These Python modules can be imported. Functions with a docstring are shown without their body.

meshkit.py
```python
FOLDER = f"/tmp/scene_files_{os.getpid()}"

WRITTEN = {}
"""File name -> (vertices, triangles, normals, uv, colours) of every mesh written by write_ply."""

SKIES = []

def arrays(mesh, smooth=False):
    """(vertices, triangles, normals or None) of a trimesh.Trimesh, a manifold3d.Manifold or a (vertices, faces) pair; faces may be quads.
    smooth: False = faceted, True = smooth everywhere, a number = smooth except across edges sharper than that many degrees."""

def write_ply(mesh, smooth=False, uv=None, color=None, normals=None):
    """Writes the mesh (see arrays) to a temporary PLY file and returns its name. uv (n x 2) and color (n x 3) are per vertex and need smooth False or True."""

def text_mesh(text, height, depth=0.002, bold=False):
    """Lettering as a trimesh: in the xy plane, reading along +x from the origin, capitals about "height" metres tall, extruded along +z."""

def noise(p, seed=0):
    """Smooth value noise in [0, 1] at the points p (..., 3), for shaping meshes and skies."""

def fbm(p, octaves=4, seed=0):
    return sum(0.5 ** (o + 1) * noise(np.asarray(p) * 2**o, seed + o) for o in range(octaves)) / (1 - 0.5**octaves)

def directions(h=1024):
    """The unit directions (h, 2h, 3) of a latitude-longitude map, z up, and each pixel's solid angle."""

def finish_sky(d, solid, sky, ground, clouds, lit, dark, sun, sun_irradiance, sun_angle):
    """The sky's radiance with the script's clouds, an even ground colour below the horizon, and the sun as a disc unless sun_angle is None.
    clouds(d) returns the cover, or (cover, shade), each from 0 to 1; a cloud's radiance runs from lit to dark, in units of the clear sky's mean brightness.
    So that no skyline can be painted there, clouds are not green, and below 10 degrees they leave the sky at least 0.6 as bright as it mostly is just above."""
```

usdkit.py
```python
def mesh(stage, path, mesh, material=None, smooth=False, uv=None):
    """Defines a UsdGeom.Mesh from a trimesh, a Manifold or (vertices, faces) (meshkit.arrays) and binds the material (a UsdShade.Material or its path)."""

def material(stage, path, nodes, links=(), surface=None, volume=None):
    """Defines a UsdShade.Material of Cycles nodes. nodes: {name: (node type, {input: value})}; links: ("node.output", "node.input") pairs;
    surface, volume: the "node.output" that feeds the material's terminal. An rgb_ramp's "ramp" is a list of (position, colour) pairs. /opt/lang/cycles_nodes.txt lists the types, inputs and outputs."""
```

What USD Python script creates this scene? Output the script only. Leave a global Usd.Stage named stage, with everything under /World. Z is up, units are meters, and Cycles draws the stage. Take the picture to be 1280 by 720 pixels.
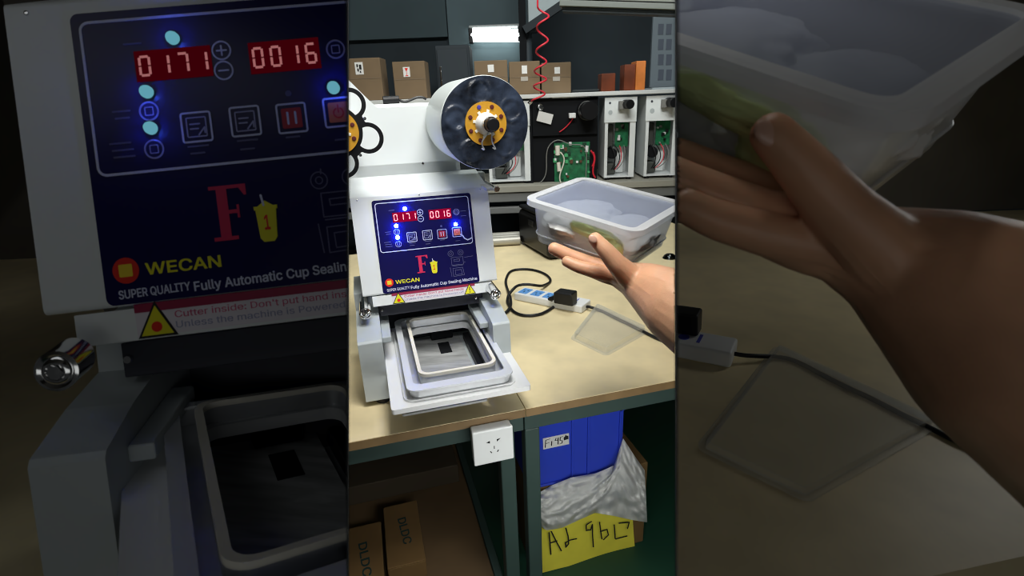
import math, random, numpy as np, trimesh, manifold3d as m3, usdkit, meshkit
from shapely.geometry import Polygon, LineString, Point, box as sbox
from shapely.ops import unary_union
from pxr import Usd, UsdGeom, UsdLux, UsdShade, Gf, Sdf, Vt
random.seed(7); RNG = np.random.default_rng(7)
stage = Usd.Stage.CreateInMemory()
UsdGeom.SetStageUpAxis(stage, UsdGeom.Tokens.z); UsdGeom.SetStageMetersPerUnit(stage, 1.0)
UsdGeom.Xform.Define(stage, '/World'); UsdGeom.Scope.Define(stage, '/World/Looks')
A_ = np.array
# ------------------------------------------------------------------ camera
FOC, PITCH, ROLL, C = 655.0, .347, -.039, A_([0, 0, .55])
FW = A_([0, math.cos(PITCH), -math.sin(PITCH)]); _rt = A_([1., 0, 0]); _up = np.cross(_rt, FW)
RT = math.cos(ROLL) * _rt + math.sin(ROLL) * _up; UP = -math.sin(ROLL) * _rt + math.cos(ROLL) * _up
cam = UsdGeom.Camera.Define(stage, '/World/Camera')
M = np.eye(4); M[0, :3], M[1, :3], M[2, :3], M[3, :3] = RT, UP, -FW, C
UsdGeom.Xformable(cam).AddTransformOp().Set(Gf.Matrix4d(M.tolist()))
cam.CreateHorizontalApertureAttr(36.0); cam.CreateVerticalApertureAttr(20.25)
cam.CreateFocalLengthAttr(36.0 * FOC / 1280); cam.CreateClippingRangeAttr(Gf.Vec2f(.01, 50))
cam.CreateFStopAttr(10.5); cam.CreateFocusDistanceAttr(1.0)
cam.CreateExposureAttr(0.0)
# ------------------------------------------------------------------ light
BAY_L, BAY_R, LOW = .46, 2.4, 12.0
DOME, KEY, KEY2, TUBE = .005, 29., 11., 6.0
def rect_light(name, loc, target, w, h, inten, col):
    l = UsdLux.RectLight.Define(stage, '/World/' + name)
    l.CreateWidthAttr(w); l.CreateHeightAttr(h); l.CreateIntensityAttr(inten); l.CreateColorAttr(Gf.Vec3f(*col))
    z = A_(loc) - A_(target); z = z / np.linalg.norm(z); x = np.cross([0, 1, 0.01], z); x /= np.linalg.norm(x); y = np.cross(z, x)
    m = np.eye(4); m[0, :3], m[1, :3], m[2, :3], m[3, :3] = x, y, z, loc
    UsdGeom.Xformable(l).AddTransformOp().Set(Gf.Matrix4d(m.tolist()))
dome = UsdLux.DomeLight.Define(stage, '/World/Dome'); dome.CreateIntensityAttr(DOME); dome.CreateColorAttr(Gf.Vec3f(.95, 1.0, 1.02))
rect_light('CeilingLamp', (.16, .42, 2.0), (.08, .80, 0), 1.2, .45, KEY, (1.0, .99, .95))
rect_light('CeilingLampBack', (.25, 1.75, 1.6), (.2, 2.3, .2), 1.2, .3, KEY2, (.93, 1.0, .99))
rect_light('LeftBoothLamp', (-.42, .16, .865), (-.34, .28, .2), .5, .2, BAY_L, (.96, 1.0, 1.0))
rect_light('RightBoothLamp', (1.15, 1.0, .865), (.62, .72, .16), .5, .4, BAY_R, (.98, 1.0, .98))
rect_light('RoomLamp', (.16, -.6, .45), (.14, .45, .38), 1.0, .3, .56, (.98, 1.0, .98))
rect_light('BayLamp', (.04, .45, .85), (.08, .85, .28), .22, .10, 28., (1.0, .99, .96))
rect_light('LowBenchLamp', (.20, .46, .03), (.30, 1.0, -.42), .5, .12, LOW, (1.0, 1.0, .97))
# ------------------------------------------------------------------ geometry helpers
def P(X):
    v = np.asarray(X, float) - C; return np.stack([640 + FOC * (v @ RT) / (v @ FW), 360 - FOC * (v @ UP) / (v @ FW)], -1)
def ray(x, y): return FW + RT * ((x - 640) / FOC) + UP * ((360 - y) / FOC)
def atd(x, y, d): return C + ray(x, y) * d
def onz(x, y, z=0.):
    d = ray(x, y); return C + d * (z - C[2]) / d[2]
def onpl(x, y, O, n):
    d = ray(x, y); return C + d * (np.dot(A_(O) - C, n) / np.dot(d, n))
YAW = .2635
U = A_([math.cos(YAW), math.sin(YAW), 0]); D = A_([-math.sin(YAW), math.cos(YAW), 0]); Z = A_([0, 0, 1.]); O = A_([-.2859, .8741, 0])
class Fr:                                                          # a frame: origin and three (possibly scaled) axes
    def __init__(s, o, x, y, z): s.o, s.m = A_(o, float), np.stack([A_(x, float), A_(y, float), A_(z, float)])
    def __call__(s, v): return s.o + np.asarray(v, float) @ s.m
    def mesh(s, t):
        v = s(t.vertices); f = np.array(t.faces)
        if np.linalg.det(s.m) < 0: f = f[:, ::-1]
        return trimesh.Trimesh(v, f, process=False)
    def sub(s, o, x=(1, 0, 0), y=(0, 1, 0), z=(0, 0, 1)):
        return Fr(s(o), A_(x) @ s.m, A_(y) @ s.m, A_(z) @ s.m)
W0 = Fr((0, 0, 0), (1, 0, 0), (0, 1, 0), (0, 0, 1))
TB = Fr(O, U, D, Z)                                                # the main work table's frame: u along its edge, d away, z up
def loc(X): v = np.asarray(X) - O; return A_([v @ U, v @ D, v[2]])
def plT(x, y, d): return loc(onpl(x, y, O + D * d, D))             # a point of the plane at depth d, in table coordinates
def cat(ms): return trimesh.util.concatenate([m for m in ms if m is not None])
def man(t): return m3.Manifold(m3.Mesh(np.asarray(t.vertices, np.float32), np.asarray(t.faces, np.uint32)))
def unman(m):
    q = m.to_mesh(); return trimesh.Trimesh(q.vert_properties[:, :3], q.tri_verts, process=False)
def bx(x0, y0, z0, x1, y1, z1, b=0.0):
    if b <= 0:
        t = trimesh.creation.box((abs(x1 - x0), abs(y1 - y0), abs(z1 - z0))); t.apply_translation(((x0 + x1) / 2, (y0 + y1) / 2, (z0 + z1) / 2)); return t
    s = []
    for x in (min(x0, x1) + b, max(x0, x1) - b):
        for y in (min(y0, y1) + b, max(y0, y1) - b):
            for z in (min(z0, z1) + b, max(z0, z1) - b): s.append(m3.Manifold.sphere(b, 12).translate((x, y, z)))
    return unman(m3.Manifold.batch_hull(s))
def ext(poly, h, z0=0.0):
    gs = [g for g in getattr(poly, 'geoms', [poly]) if g.area > 1e-12]
    t = cat([trimesh.creation.extrude_polygon(g, h, engine='earcut') for g in gs]); t.apply_translation((0, 0, z0)); return t
def rrect(x0, y0, x1, y1, r): return sbox(min(x0, x1) + r, min(y0, y1) + r, max(x0, x1) - r, max(y0, y1) - r).buffer(r, quad_segs=6)
def lathe(profile, n=40): return trimesh.creation.revolve(A_(profile, float), sections=n)     # about z
def cyl(a, b, r, n=24, r2=None):
    a, b = A_(a, float), A_(b, float); z = b - a; L = np.linalg.norm(z); z /= L
    x = np.cross(z, [0, 0, 1.] if abs(z[2]) < .9 else [1., 0, 0]); x /= np.linalg.norm(x); y = np.cross(z, x)
    r2 = r if r2 is None else r2; c = min(r, r2) * .08
    t = lathe([(0, 0), (r - c, 0), (r, c), (r2, L - c), (r2 - c, L), (0, L)], n)
    return Fr(a, x, y, z).mesh(t)
def smoothpath(pts, n=8):
    from scipy.interpolate import CubicSpline
    p = A_(pts, float); s = np.r_[0, np.cumsum(np.linalg.norm(np.diff(p, axis=0), axis=1) + 1e-9)]
    return CubicSpline(s, p)(np.linspace(0, s[-1], n * len(p)))
def tube(pts, r, k=8):
    p = A_(pts, float); n = len(p); t = np.gradient(p, axis=0); t /= np.linalg.norm(t, axis=1, keepdims=True) + 1e-12
    a = np.cross(t[0], [0, 0, 1.]); a = np.cross(t[0], [1., 0, 0]) if np.linalg.norm(a) < 1e-3 else a
    rings = []
    for i in range(n):
        a = a - t[i] * (a @ t[i]); a /= np.linalg.norm(a); b = np.cross(t[i], a)
        w = np.linspace(0, 2 * np.pi, k, endpoint=False); rr = r if np.ndim(r) == 0 else r[i]
        rings.append(p[i] + rr * (np.cos(w)[:, None] * a + np.sin(w)[:, None] * b))
    v = np.vstack(rings + [p[:1], p[-1:]]); f = []
    for i in range(n - 1):
        for j in range(k):
            q = (j + 1) % k; f += [(i * k + j, i * k + q, (i + 1) * k + q), (i * k + j, (i + 1) * k + q, (i + 1) * k + j)]
    for j in range(k): f += [(n * k, (j + 1) % k, j), (n * k + 1, (n - 1) * k + j, (n - 1) * k + (j + 1) % k)]
    return trimesh.Trimesh(v, f, process=False)
def strokes(lines, w): return unary_union([LineString(l).buffer(w / 2, quad_segs=3) for l in lines])
def letters(txt, h, width=None, depth=.0006, bold=False):
    t = meshkit.text_mesh(txt, h, depth, bold)
    if width: t.apply_scale((width / t.extents[0], 1, 1))
    t.apply_translation((-t.bounds[0][0], 0, 0)); return t
# ------------------------------------------------------------------ scene-tree helpers
USED = {}
def numbered(path):
    k = USED.get(path, -1) + 1; USED[path] = k
    return path if k == 0 else f'{path}_{k:03d}'
class Node:
    def __init__(s, prim, base, trim=None): s.prim, s.base, s.trim = prim, A_(base, float), trim
def meta(prim, **kw):
    for k, v in kw.items():
        if v: prim.SetCustomDataByKey(k, v)
def cut(t, trim):
    if trim is None: return t
    n, o = trim
    if ((t.vertices - o) @ n).min() > -1e-6: return t
    if ((t.vertices - o) @ n).max() < 1e-6: return None
    try:
        mm = man(t)
        if mm.status() == m3.Error.NoError and mm.num_tri() > 0:
            r = mm.trim_by_plane(tuple(map(float, n)), float(n @ o))
            return unman(r) if r.num_tri() > 0 else None
    except Exception: pass
    r = trimesh.intersections.slice_mesh_plane(t, n, o)
    return r if len(r.faces) else None
def thing(name, label, category, base, group=None, kind=None, trim=None):
    x = UsdGeom.Xform.Define(stage, numbered('/World/' + name)); x.AddTranslateOp().Set(Gf.Vec3d(*map(float, base)))
    meta(x.GetPrim(), label=label, category=category, group=group, kind=kind)
    return Node(x.GetPrim(), base, trim)
def part(parent, name, mesh, material, label=None, smooth=32, kind=None):
    mesh = cut(mesh, parent.trim)
    if mesh is None: return parent
    mesh = trimesh.Trimesh(mesh.vertices - parent.base, mesh.faces, process=False)
    m = usdkit.mesh(stage, numbered(str(parent.prim.GetPath()) + '/' + name), mesh, material, smooth=smooth)
    meta(m.GetPrim(), label=label, kind=kind)
    return Node(m.GetPrim(), parent.base, parent.trim)
def solo(name, mesh, material, label=None, category=None, group=None, kind=None, smooth=32, trim=None):
    mesh = cut(mesh, trim); b = (mesh.bounds[0] + mesh.bounds[1]) / 2; b[2] = mesh.bounds[0][2]
    mesh = trimesh.Trimesh(mesh.vertices - b, mesh.faces, process=False)
    m = usdkit.mesh(stage, numbered('/World/' + name), mesh, material, smooth=smooth)
    UsdGeom.Xformable(m).AddTranslateOp().Set(Gf.Vec3d(*map(float, b)))
    meta(m.GetPrim(), label=label, category=category, group=group, kind=kind)
    return Node(m.GetPrim(), b, trim)
# ------------------------------------------------------------------ materials
def lin(c): return tuple(((x / 255) / 12.92 if x / 255 <= .04045 else ((x / 255 + .055) / 1.055) ** 2.4) for x in c)
MATS = {}
def mat(name, rgb, rough=.5, metal=0., spec=.5, var=0., vscale=30., bump=0., bscale=200., stretch=None, **kw):
    if name in MATS: return MATS[name]
    pr = {'base_color': lin(rgb), 'roughness': rough, 'metallic': metal, 'specular_ior_level': spec}; pr.update(kw)
    nodes, links = {'p': ('principled_bsdf', pr)}, []
    if var or bump:
        nodes['g'] = ('texture_coordinate', {}); nodes['m'] = ('mapping', {'scale': stretch or (1, 1, 1)}); links.append(('g.object', 'm.vector'))
    if var:
        nodes['n'] = ('noise_texture', {'scale': vscale, 'detail': 4.}); links.append(('m.vector', 'n.vector'))
        lo, hi = lin([max(0, x * (1 - var)) for x in rgb]), lin([min(255, x * (1 + var * .6)) for x in rgb])
        nodes['r'] = ('rgb_ramp', {'ramp': [(.25, lo), (.75, hi)]}); links += [('n.fac', 'r.fac'), ('r.color', 'p.base_color')]
    if bump:
        nodes['nb'] = ('noise_texture', {'scale': bscale, 'detail': 3.}); nodes['b'] = ('bump', {'strength': bump, 'distance': .002})
        links += [('m.vector', 'nb.vector'), ('nb.fac', 'b.height'), ('b.normal', 'p.normal')]
    MATS[name] = usdkit.material(stage, '/World/Looks/' + name, nodes, links, surface='p.BSDF'); return MATS[name]
def glow(name, rgb, strength):
    if name not in MATS:
        MATS[name] = usdkit.material(stage, '/World/Looks/' + name, {'e': ('emission', {'color': rgb, 'strength': strength})}, [], surface='e.emission')
    return MATS[name]
def clear(name, rgb, opacity, rough=.15, gloss=.12):               # thin see-through plastic: transparent + haze + gloss
    if name not in MATS:
        MATS[name] = usdkit.material(stage, '/World/Looks/' + name, {
            't': ('transparent_bsdf', {'color': (.97, .98, .99)}), 'd': ('diffuse_bsdf', {'color': lin(rgb)}), 'tr': ('translucent_bsdf', {'color': lin(rgb)}),
            'h': ('mix_closure', {'fac': .4}), 'a': ('mix_closure', {'fac': opacity}), 'g': ('glossy_bsdf', {'color': (.9, .9, .9), 'roughness': rough}),
            'f': ('layer_weight', {'blend': .5}), 'pw': ('math', {'math_type': 'power', 'value2': 4.}), 'ad': ('math', {'math_type': 'multiply_add', 'value2': .35, 'value3': gloss * .25, 'use_clamp': True}), 'b': ('mix_closure', {})},
            [('d.BSDF', 'h.closure1'), ('tr.BSDF', 'h.closure2'), ('t.BSDF', 'a.closure1'), ('h.closure', 'a.closure2'), ('f.facing', 'pw.value1'), ('pw.value', 'ad.value1'), ('ad.value', 'b.fac'), ('a.closure', 'b.closure1'), ('g.BSDF', 'b.closure2')], surface='b.closure')
    return MATS[name]
white = mat('white_paint', (226, 231, 231), .38, var=.02, vscale=6)
white2 = mat('white_plastic', (228, 230, 230), .4)
grey_paint = mat('grey_paint', (178, 186, 188), .42, var=.03, vscale=8)
tray_white = mat('tray_white', (232, 234, 235), .35)
alu = mat('aluminium', (214, 217, 220), .34, .6, var=.04, vscale=40)
chrome = mat('chrome', (225, 225, 225), .12, 1.)
dsteel = mat('dark_steel', (172, 174, 174), .42, .2, var=.25, vscale=14, stretch=(1, 6, 1))
gasket = mat('cream_silicone', (232, 228, 214), .55)
black = mat('black_plastic', (17, 18, 21), .42, 0., .35)
blackm = mat('black_matte', (17, 19, 22), .8, 0., .18)
cavity = mat('dark_recess', (56, 58, 68), .6)
rollend = mat('film_roll_edge', (40, 47, 60), .24, var=.8, vscale=36, bump=.6, bscale=60)
yellow = mat('yellow_hub', (198, 145, 34), .5)
panelblue = mat('panel_navy', (15, 13, 72), .3, 0., .3)
printw = mat('print_white', (205, 210, 230), .5)
printg = mat('print_grey', (158, 160, 192), .5)
printdim = mat('print_dim', (88, 90, 128), .5)
printy = mat('print_yellow', (226, 220, 30), .5)
printr = mat('print_red', (205, 28, 78), .5)
printred = mat('print_scarlet', (222, 38, 20), .5)
printp = mat('print_pink', (205, 92, 130), .5)
sticker = mat('sticker_white', (222, 216, 224), .5)
crimson = mat('sticker_crimson', (150, 30, 70), .5)
wood = mat('laminate_wood', (234, 217, 174), .42, var=.055, vscale=5, stretch=(3.0, 3.0, 1))
edge = mat('edge_band', (128, 104, 70), .5, var=.1, vscale=20)
frame_green = mat('green_frame', (52, 70, 66), .5, var=.06, vscale=12)
board = mat('plywood', (98, 78, 52), .75, var=.14, vscale=7)
card = mat('cardboard', (122, 102, 77), .85, var=.06, vscale=9)
cardd = mat('cardboard_brown', (112, 86, 48), .85, var=.08, vscale=9)
ink = mat('ink_green', (20, 52, 50), .8)
inkb = mat('ink_black', (18, 18, 22), .7)
crateblue = mat('crate_blue', (46, 70, 200), .42)
paper_y = mat('yellow_paper', (236, 226, 72), .8, var=.05, vscale=12)
paper_w = mat('white_paper', (225, 225, 222), .8)
bagm = clear('plastic_bag', (236, 238, 236), .86, .25, .1)
greenfloor = mat('green_floor', (26, 66, 50), .5, var=.15, vscale=4)
wallm = mat('slate_wall', (92, 110, 116), .8, var=.12, vscale=2.2)
walld = mat('dark_wall', (44, 54, 60), .85, var=.2, vscale=2.0)
pale = mat('pale_panel', (170, 182, 184), .7, var=.08, vscale=3)
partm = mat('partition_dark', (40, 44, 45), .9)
boothm = mat('booth_board', (112, 108, 100), .9, var=.15, vscale=3)
pcb = mat('circuit_green', (26, 110, 70), .4, var=.3, vscale=40)
redplastic = mat('red_plastic', (210, 30, 50), .4)
orange = mat('orange_wood', (226, 132, 60), .6, var=.2, vscale=8)
orange_d = mat('rust_wood', (126, 58, 26), .65, var=.3, vscale=10)
skin = mat('skin', (222, 168, 132), .46, var=.09, vscale=22, bump=.12, bscale=260, subsurface_weight=.12, subsurface_scale=.004)
nailm = mat('fingernail', (214, 168, 146), .3)
socketblue = mat('socket_blue', (92, 150, 214), .45)
switchblue = mat('switch_blue', (70, 80, 190), .4)
lettuce = mat('lettuce_green', (226, 242, 172), .5, var=.06, vscale=30)
tissue = mat('white_tissue', (226, 226, 222), .9, bump=.3, bscale=60)
film = clear('lid_film', (172, 180, 204), .34, .10, .12)
frost = clear('frosted_plastic', (236, 238, 240), .72, .25, .1)
sidep = clear('clear_plastic', (248, 248, 246), .38, .2, .1)
lidclear = clear('clear_lid', (244, 242, 236), .14, .2, .05)
lidrim = clear('clear_lid_rim', (244, 242, 236), .20, .25, .05)
brownm = mat('brown_tape', (120, 104, 84), .6)
# ------------------------------------------------------------------ booth planes: two dark partitions, left and right of the middle bay
def vplane(px):
    n = np.cross(ray(px, 0), ray(px, 720)); n /= np.linalg.norm(n)
    return n if n[0] > 0 else -n
NL, NR = vplane(436), vplane(844)
def xat(n, y, z): return C[0] - (n[1] * (y - C[1]) + n[2] * (z - C[2])) / n[0]
TRIM_L, TRIM_R, TRIM_R_IN = (-NL, C - NL * .0004), (NR, C + NR * .0012), (-NR, C - NR * .0004)
BENCH, ROOF = .16, .88
def sheet(n, pts, side, th=.0008):
    a = [A_((xat(n, y, z), y, z)) for y, z in pts]; b = [p + side * n * th for p in a]
    k = len(a); f = [(0, i, i + 1) for i in range(1, k - 1)] + [(k, k + i + 1, k + i) for i in range(1, k - 1)]
    for i in range(k): j = (i + 1) % k; f += [(i, k + i, k + j), (i, k + j, j)]
    t = trimesh.Trimesh(A_(a + b), f, process=True); t.fix_normals(); return t
def slab(poly, z0, z1): return ext(Polygon(poly), z1 - z0, z0)
def slab_to(n, poly, z0, z1, keep):                                # a slab cut along a partition
    return cut(slab(poly, z0, z1), (keep * n, C + keep * n * .0004))
S = 'structure'
YE_L, YE_R = .745, 1.62
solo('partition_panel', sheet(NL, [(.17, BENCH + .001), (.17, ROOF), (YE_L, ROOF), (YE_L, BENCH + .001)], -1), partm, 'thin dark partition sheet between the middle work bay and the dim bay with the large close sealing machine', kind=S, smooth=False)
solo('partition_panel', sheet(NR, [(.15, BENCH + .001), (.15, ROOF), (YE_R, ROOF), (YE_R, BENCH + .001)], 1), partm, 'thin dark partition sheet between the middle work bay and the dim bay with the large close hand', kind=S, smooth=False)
# left booth: bench, roof, back boards
bl = slab_to(NL, [(.2, .12), (.2, YE_L), (-.62, YE_L), (-.75, 1.5), (-2.2, 1.5), (-2.2, .12)], BENCH - .03, BENCH, -1)
b0 = onz(1165, 720, BENCH); b1 = onz(1280, 695, BENCH); dv = (b1 - b0) / np.linalg.norm(b1 - b0)
q0, q1 = b0 - dv * .8, b0 + dv * 1.6
br = slab_to(NR, [q0[:2], q1[:2], (2.4, YE_R), (-.2, YE_R)], BENCH - .03, BENCH, 1)
def bench(mesh, legs, label):
    t = thing('workbench', label, 'workbench', (mesh.bounds[0][0], mesh.bounds[0][1], FLOOR))
    part(t, 'bench_top', mesh, wood, smooth=False)
    for x, y in legs: part(t, 'leg', bx(x - .02, y - .02, FLOOR, x + .02, y + .02, BENCH - .03, .004), frame_green)
FLOOR = -.585
bench(bl, [(-.2, .2), (-1.6, .2), (-1.6, 1.4)], 'pale wood-topped bench carrying the large close sealing machine in the dim bay')
bench(br, [(.42, .5), (1.9, 1.0), (1.9, 1.5), (1.1, .7)], 'pale wood-topped bench under the large close hand and power strip in the dim bay')
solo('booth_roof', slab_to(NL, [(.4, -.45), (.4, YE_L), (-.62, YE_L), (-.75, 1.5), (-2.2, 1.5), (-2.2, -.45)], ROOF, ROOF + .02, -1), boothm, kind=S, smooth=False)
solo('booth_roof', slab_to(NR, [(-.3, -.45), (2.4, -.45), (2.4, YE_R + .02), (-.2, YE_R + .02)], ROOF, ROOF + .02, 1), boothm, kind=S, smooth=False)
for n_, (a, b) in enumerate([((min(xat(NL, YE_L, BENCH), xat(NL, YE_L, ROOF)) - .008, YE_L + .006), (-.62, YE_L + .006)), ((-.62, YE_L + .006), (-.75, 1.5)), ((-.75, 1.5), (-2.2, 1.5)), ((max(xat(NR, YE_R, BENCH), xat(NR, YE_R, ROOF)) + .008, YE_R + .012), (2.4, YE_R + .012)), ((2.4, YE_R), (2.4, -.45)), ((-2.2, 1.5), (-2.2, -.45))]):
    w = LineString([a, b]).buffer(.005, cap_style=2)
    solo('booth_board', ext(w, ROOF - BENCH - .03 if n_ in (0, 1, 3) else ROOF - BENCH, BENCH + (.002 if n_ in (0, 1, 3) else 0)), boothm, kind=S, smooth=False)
# ------------------------------------------------------------------ room shell
solo('floor', bx(-4, -1.0, FLOOR - .05, 4, 4.0, FLOOR), greenfloor, kind=S, smooth=False)
solo('wall_back', bx(-4, 3.62, FLOOR, 4, 3.7, 2.3), walld, kind=S, smooth=False)
solo('wall_left', bx(-4.05, -1.0, FLOOR, -4, 3.7, 2.3), walld, kind=S, smooth=False)
solo('wall_right', bx(4, -1.0, FLOOR, 4.05, 3.7, 2.3), walld, kind=S, smooth=False)
solo('ceiling', bx(-4.05, -.6, 2.3, 4.05, 3.7, 2.36), walld, kind=S, smooth=False)
# ------------------------------------------------------------------ sealing machine
TH = .241
HF = Fr(O + D * .0975 + Z * .1902, U, D * math.sin(TH) + Z * math.cos(TH), np.cross(U, D * math.sin(TH) + Z * math.cos(TH)))
def hf(x, y):                                                       # a pixel on the head's face -> (a, b)
    X = onpl(x, y, HF.o, HF.m[2]); v = X - HF.o; return A_([v @ HF.m[0], v @ HF.m[1]])
def z45(x, y): return hf(436 + x / 4.5, 230 + y / 4.5)              # from the 4.5 x enlargement that starts at (436, 230)
def dz(d, z): return ((d - .0975) * math.sin(TH) + (z - .1902) * math.cos(TH), -(d - .0975) * math.cos(TH) + (z - .1902) * math.sin(TH))
SEG = {'0': 'abcdef', '1': 'bc', '6': 'acdefg', '7': 'abc'}
def digit_poly(ch, w, h, t):
    k = {'a': [(0, h), (w, h)], 'b': [(w, h), (w, h / 2)], 'c': [(w, h / 2), (w, 0)], 'd': [(0, 0), (w, 0)], 'e': [(0, 0), (0, h / 2)], 'f': [(0, h / 2), (0, h)], 'g': [(0, h / 2), (w, h / 2)]}
    g = .12 * h
    out = []
    for s in SEG[ch]:
        (x0, y0), (x1, y1) = k[s]; L = math.hypot(x1 - x0, y1 - y0); c = t * .30 / L
        out.append(LineString([(x0 + (x1 - x0) * c, y0 + (y1 - y0) * c), (x1 - (x1 - x0) * c, y1 - (y1 - y0) * c)]).buffer(t / 2, cap_style=2))
    return unary_union(out)
def led_light(pos, power):                                         # the light an indicator gives off, at the tip of its dome
    l = UsdLux.SphereLight.Define(stage, numbered('/World/LedLight')); l.CreateRadiusAttr(.0014); l.CreateIntensityAttr(power); l.CreateColorAttr(Gf.Vec3f(.04, .10, 1.0))
    UsdGeom.Xformable(l).AddTranslateOp().Set(Gf.Vec3d(*map(float, pos)))
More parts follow.
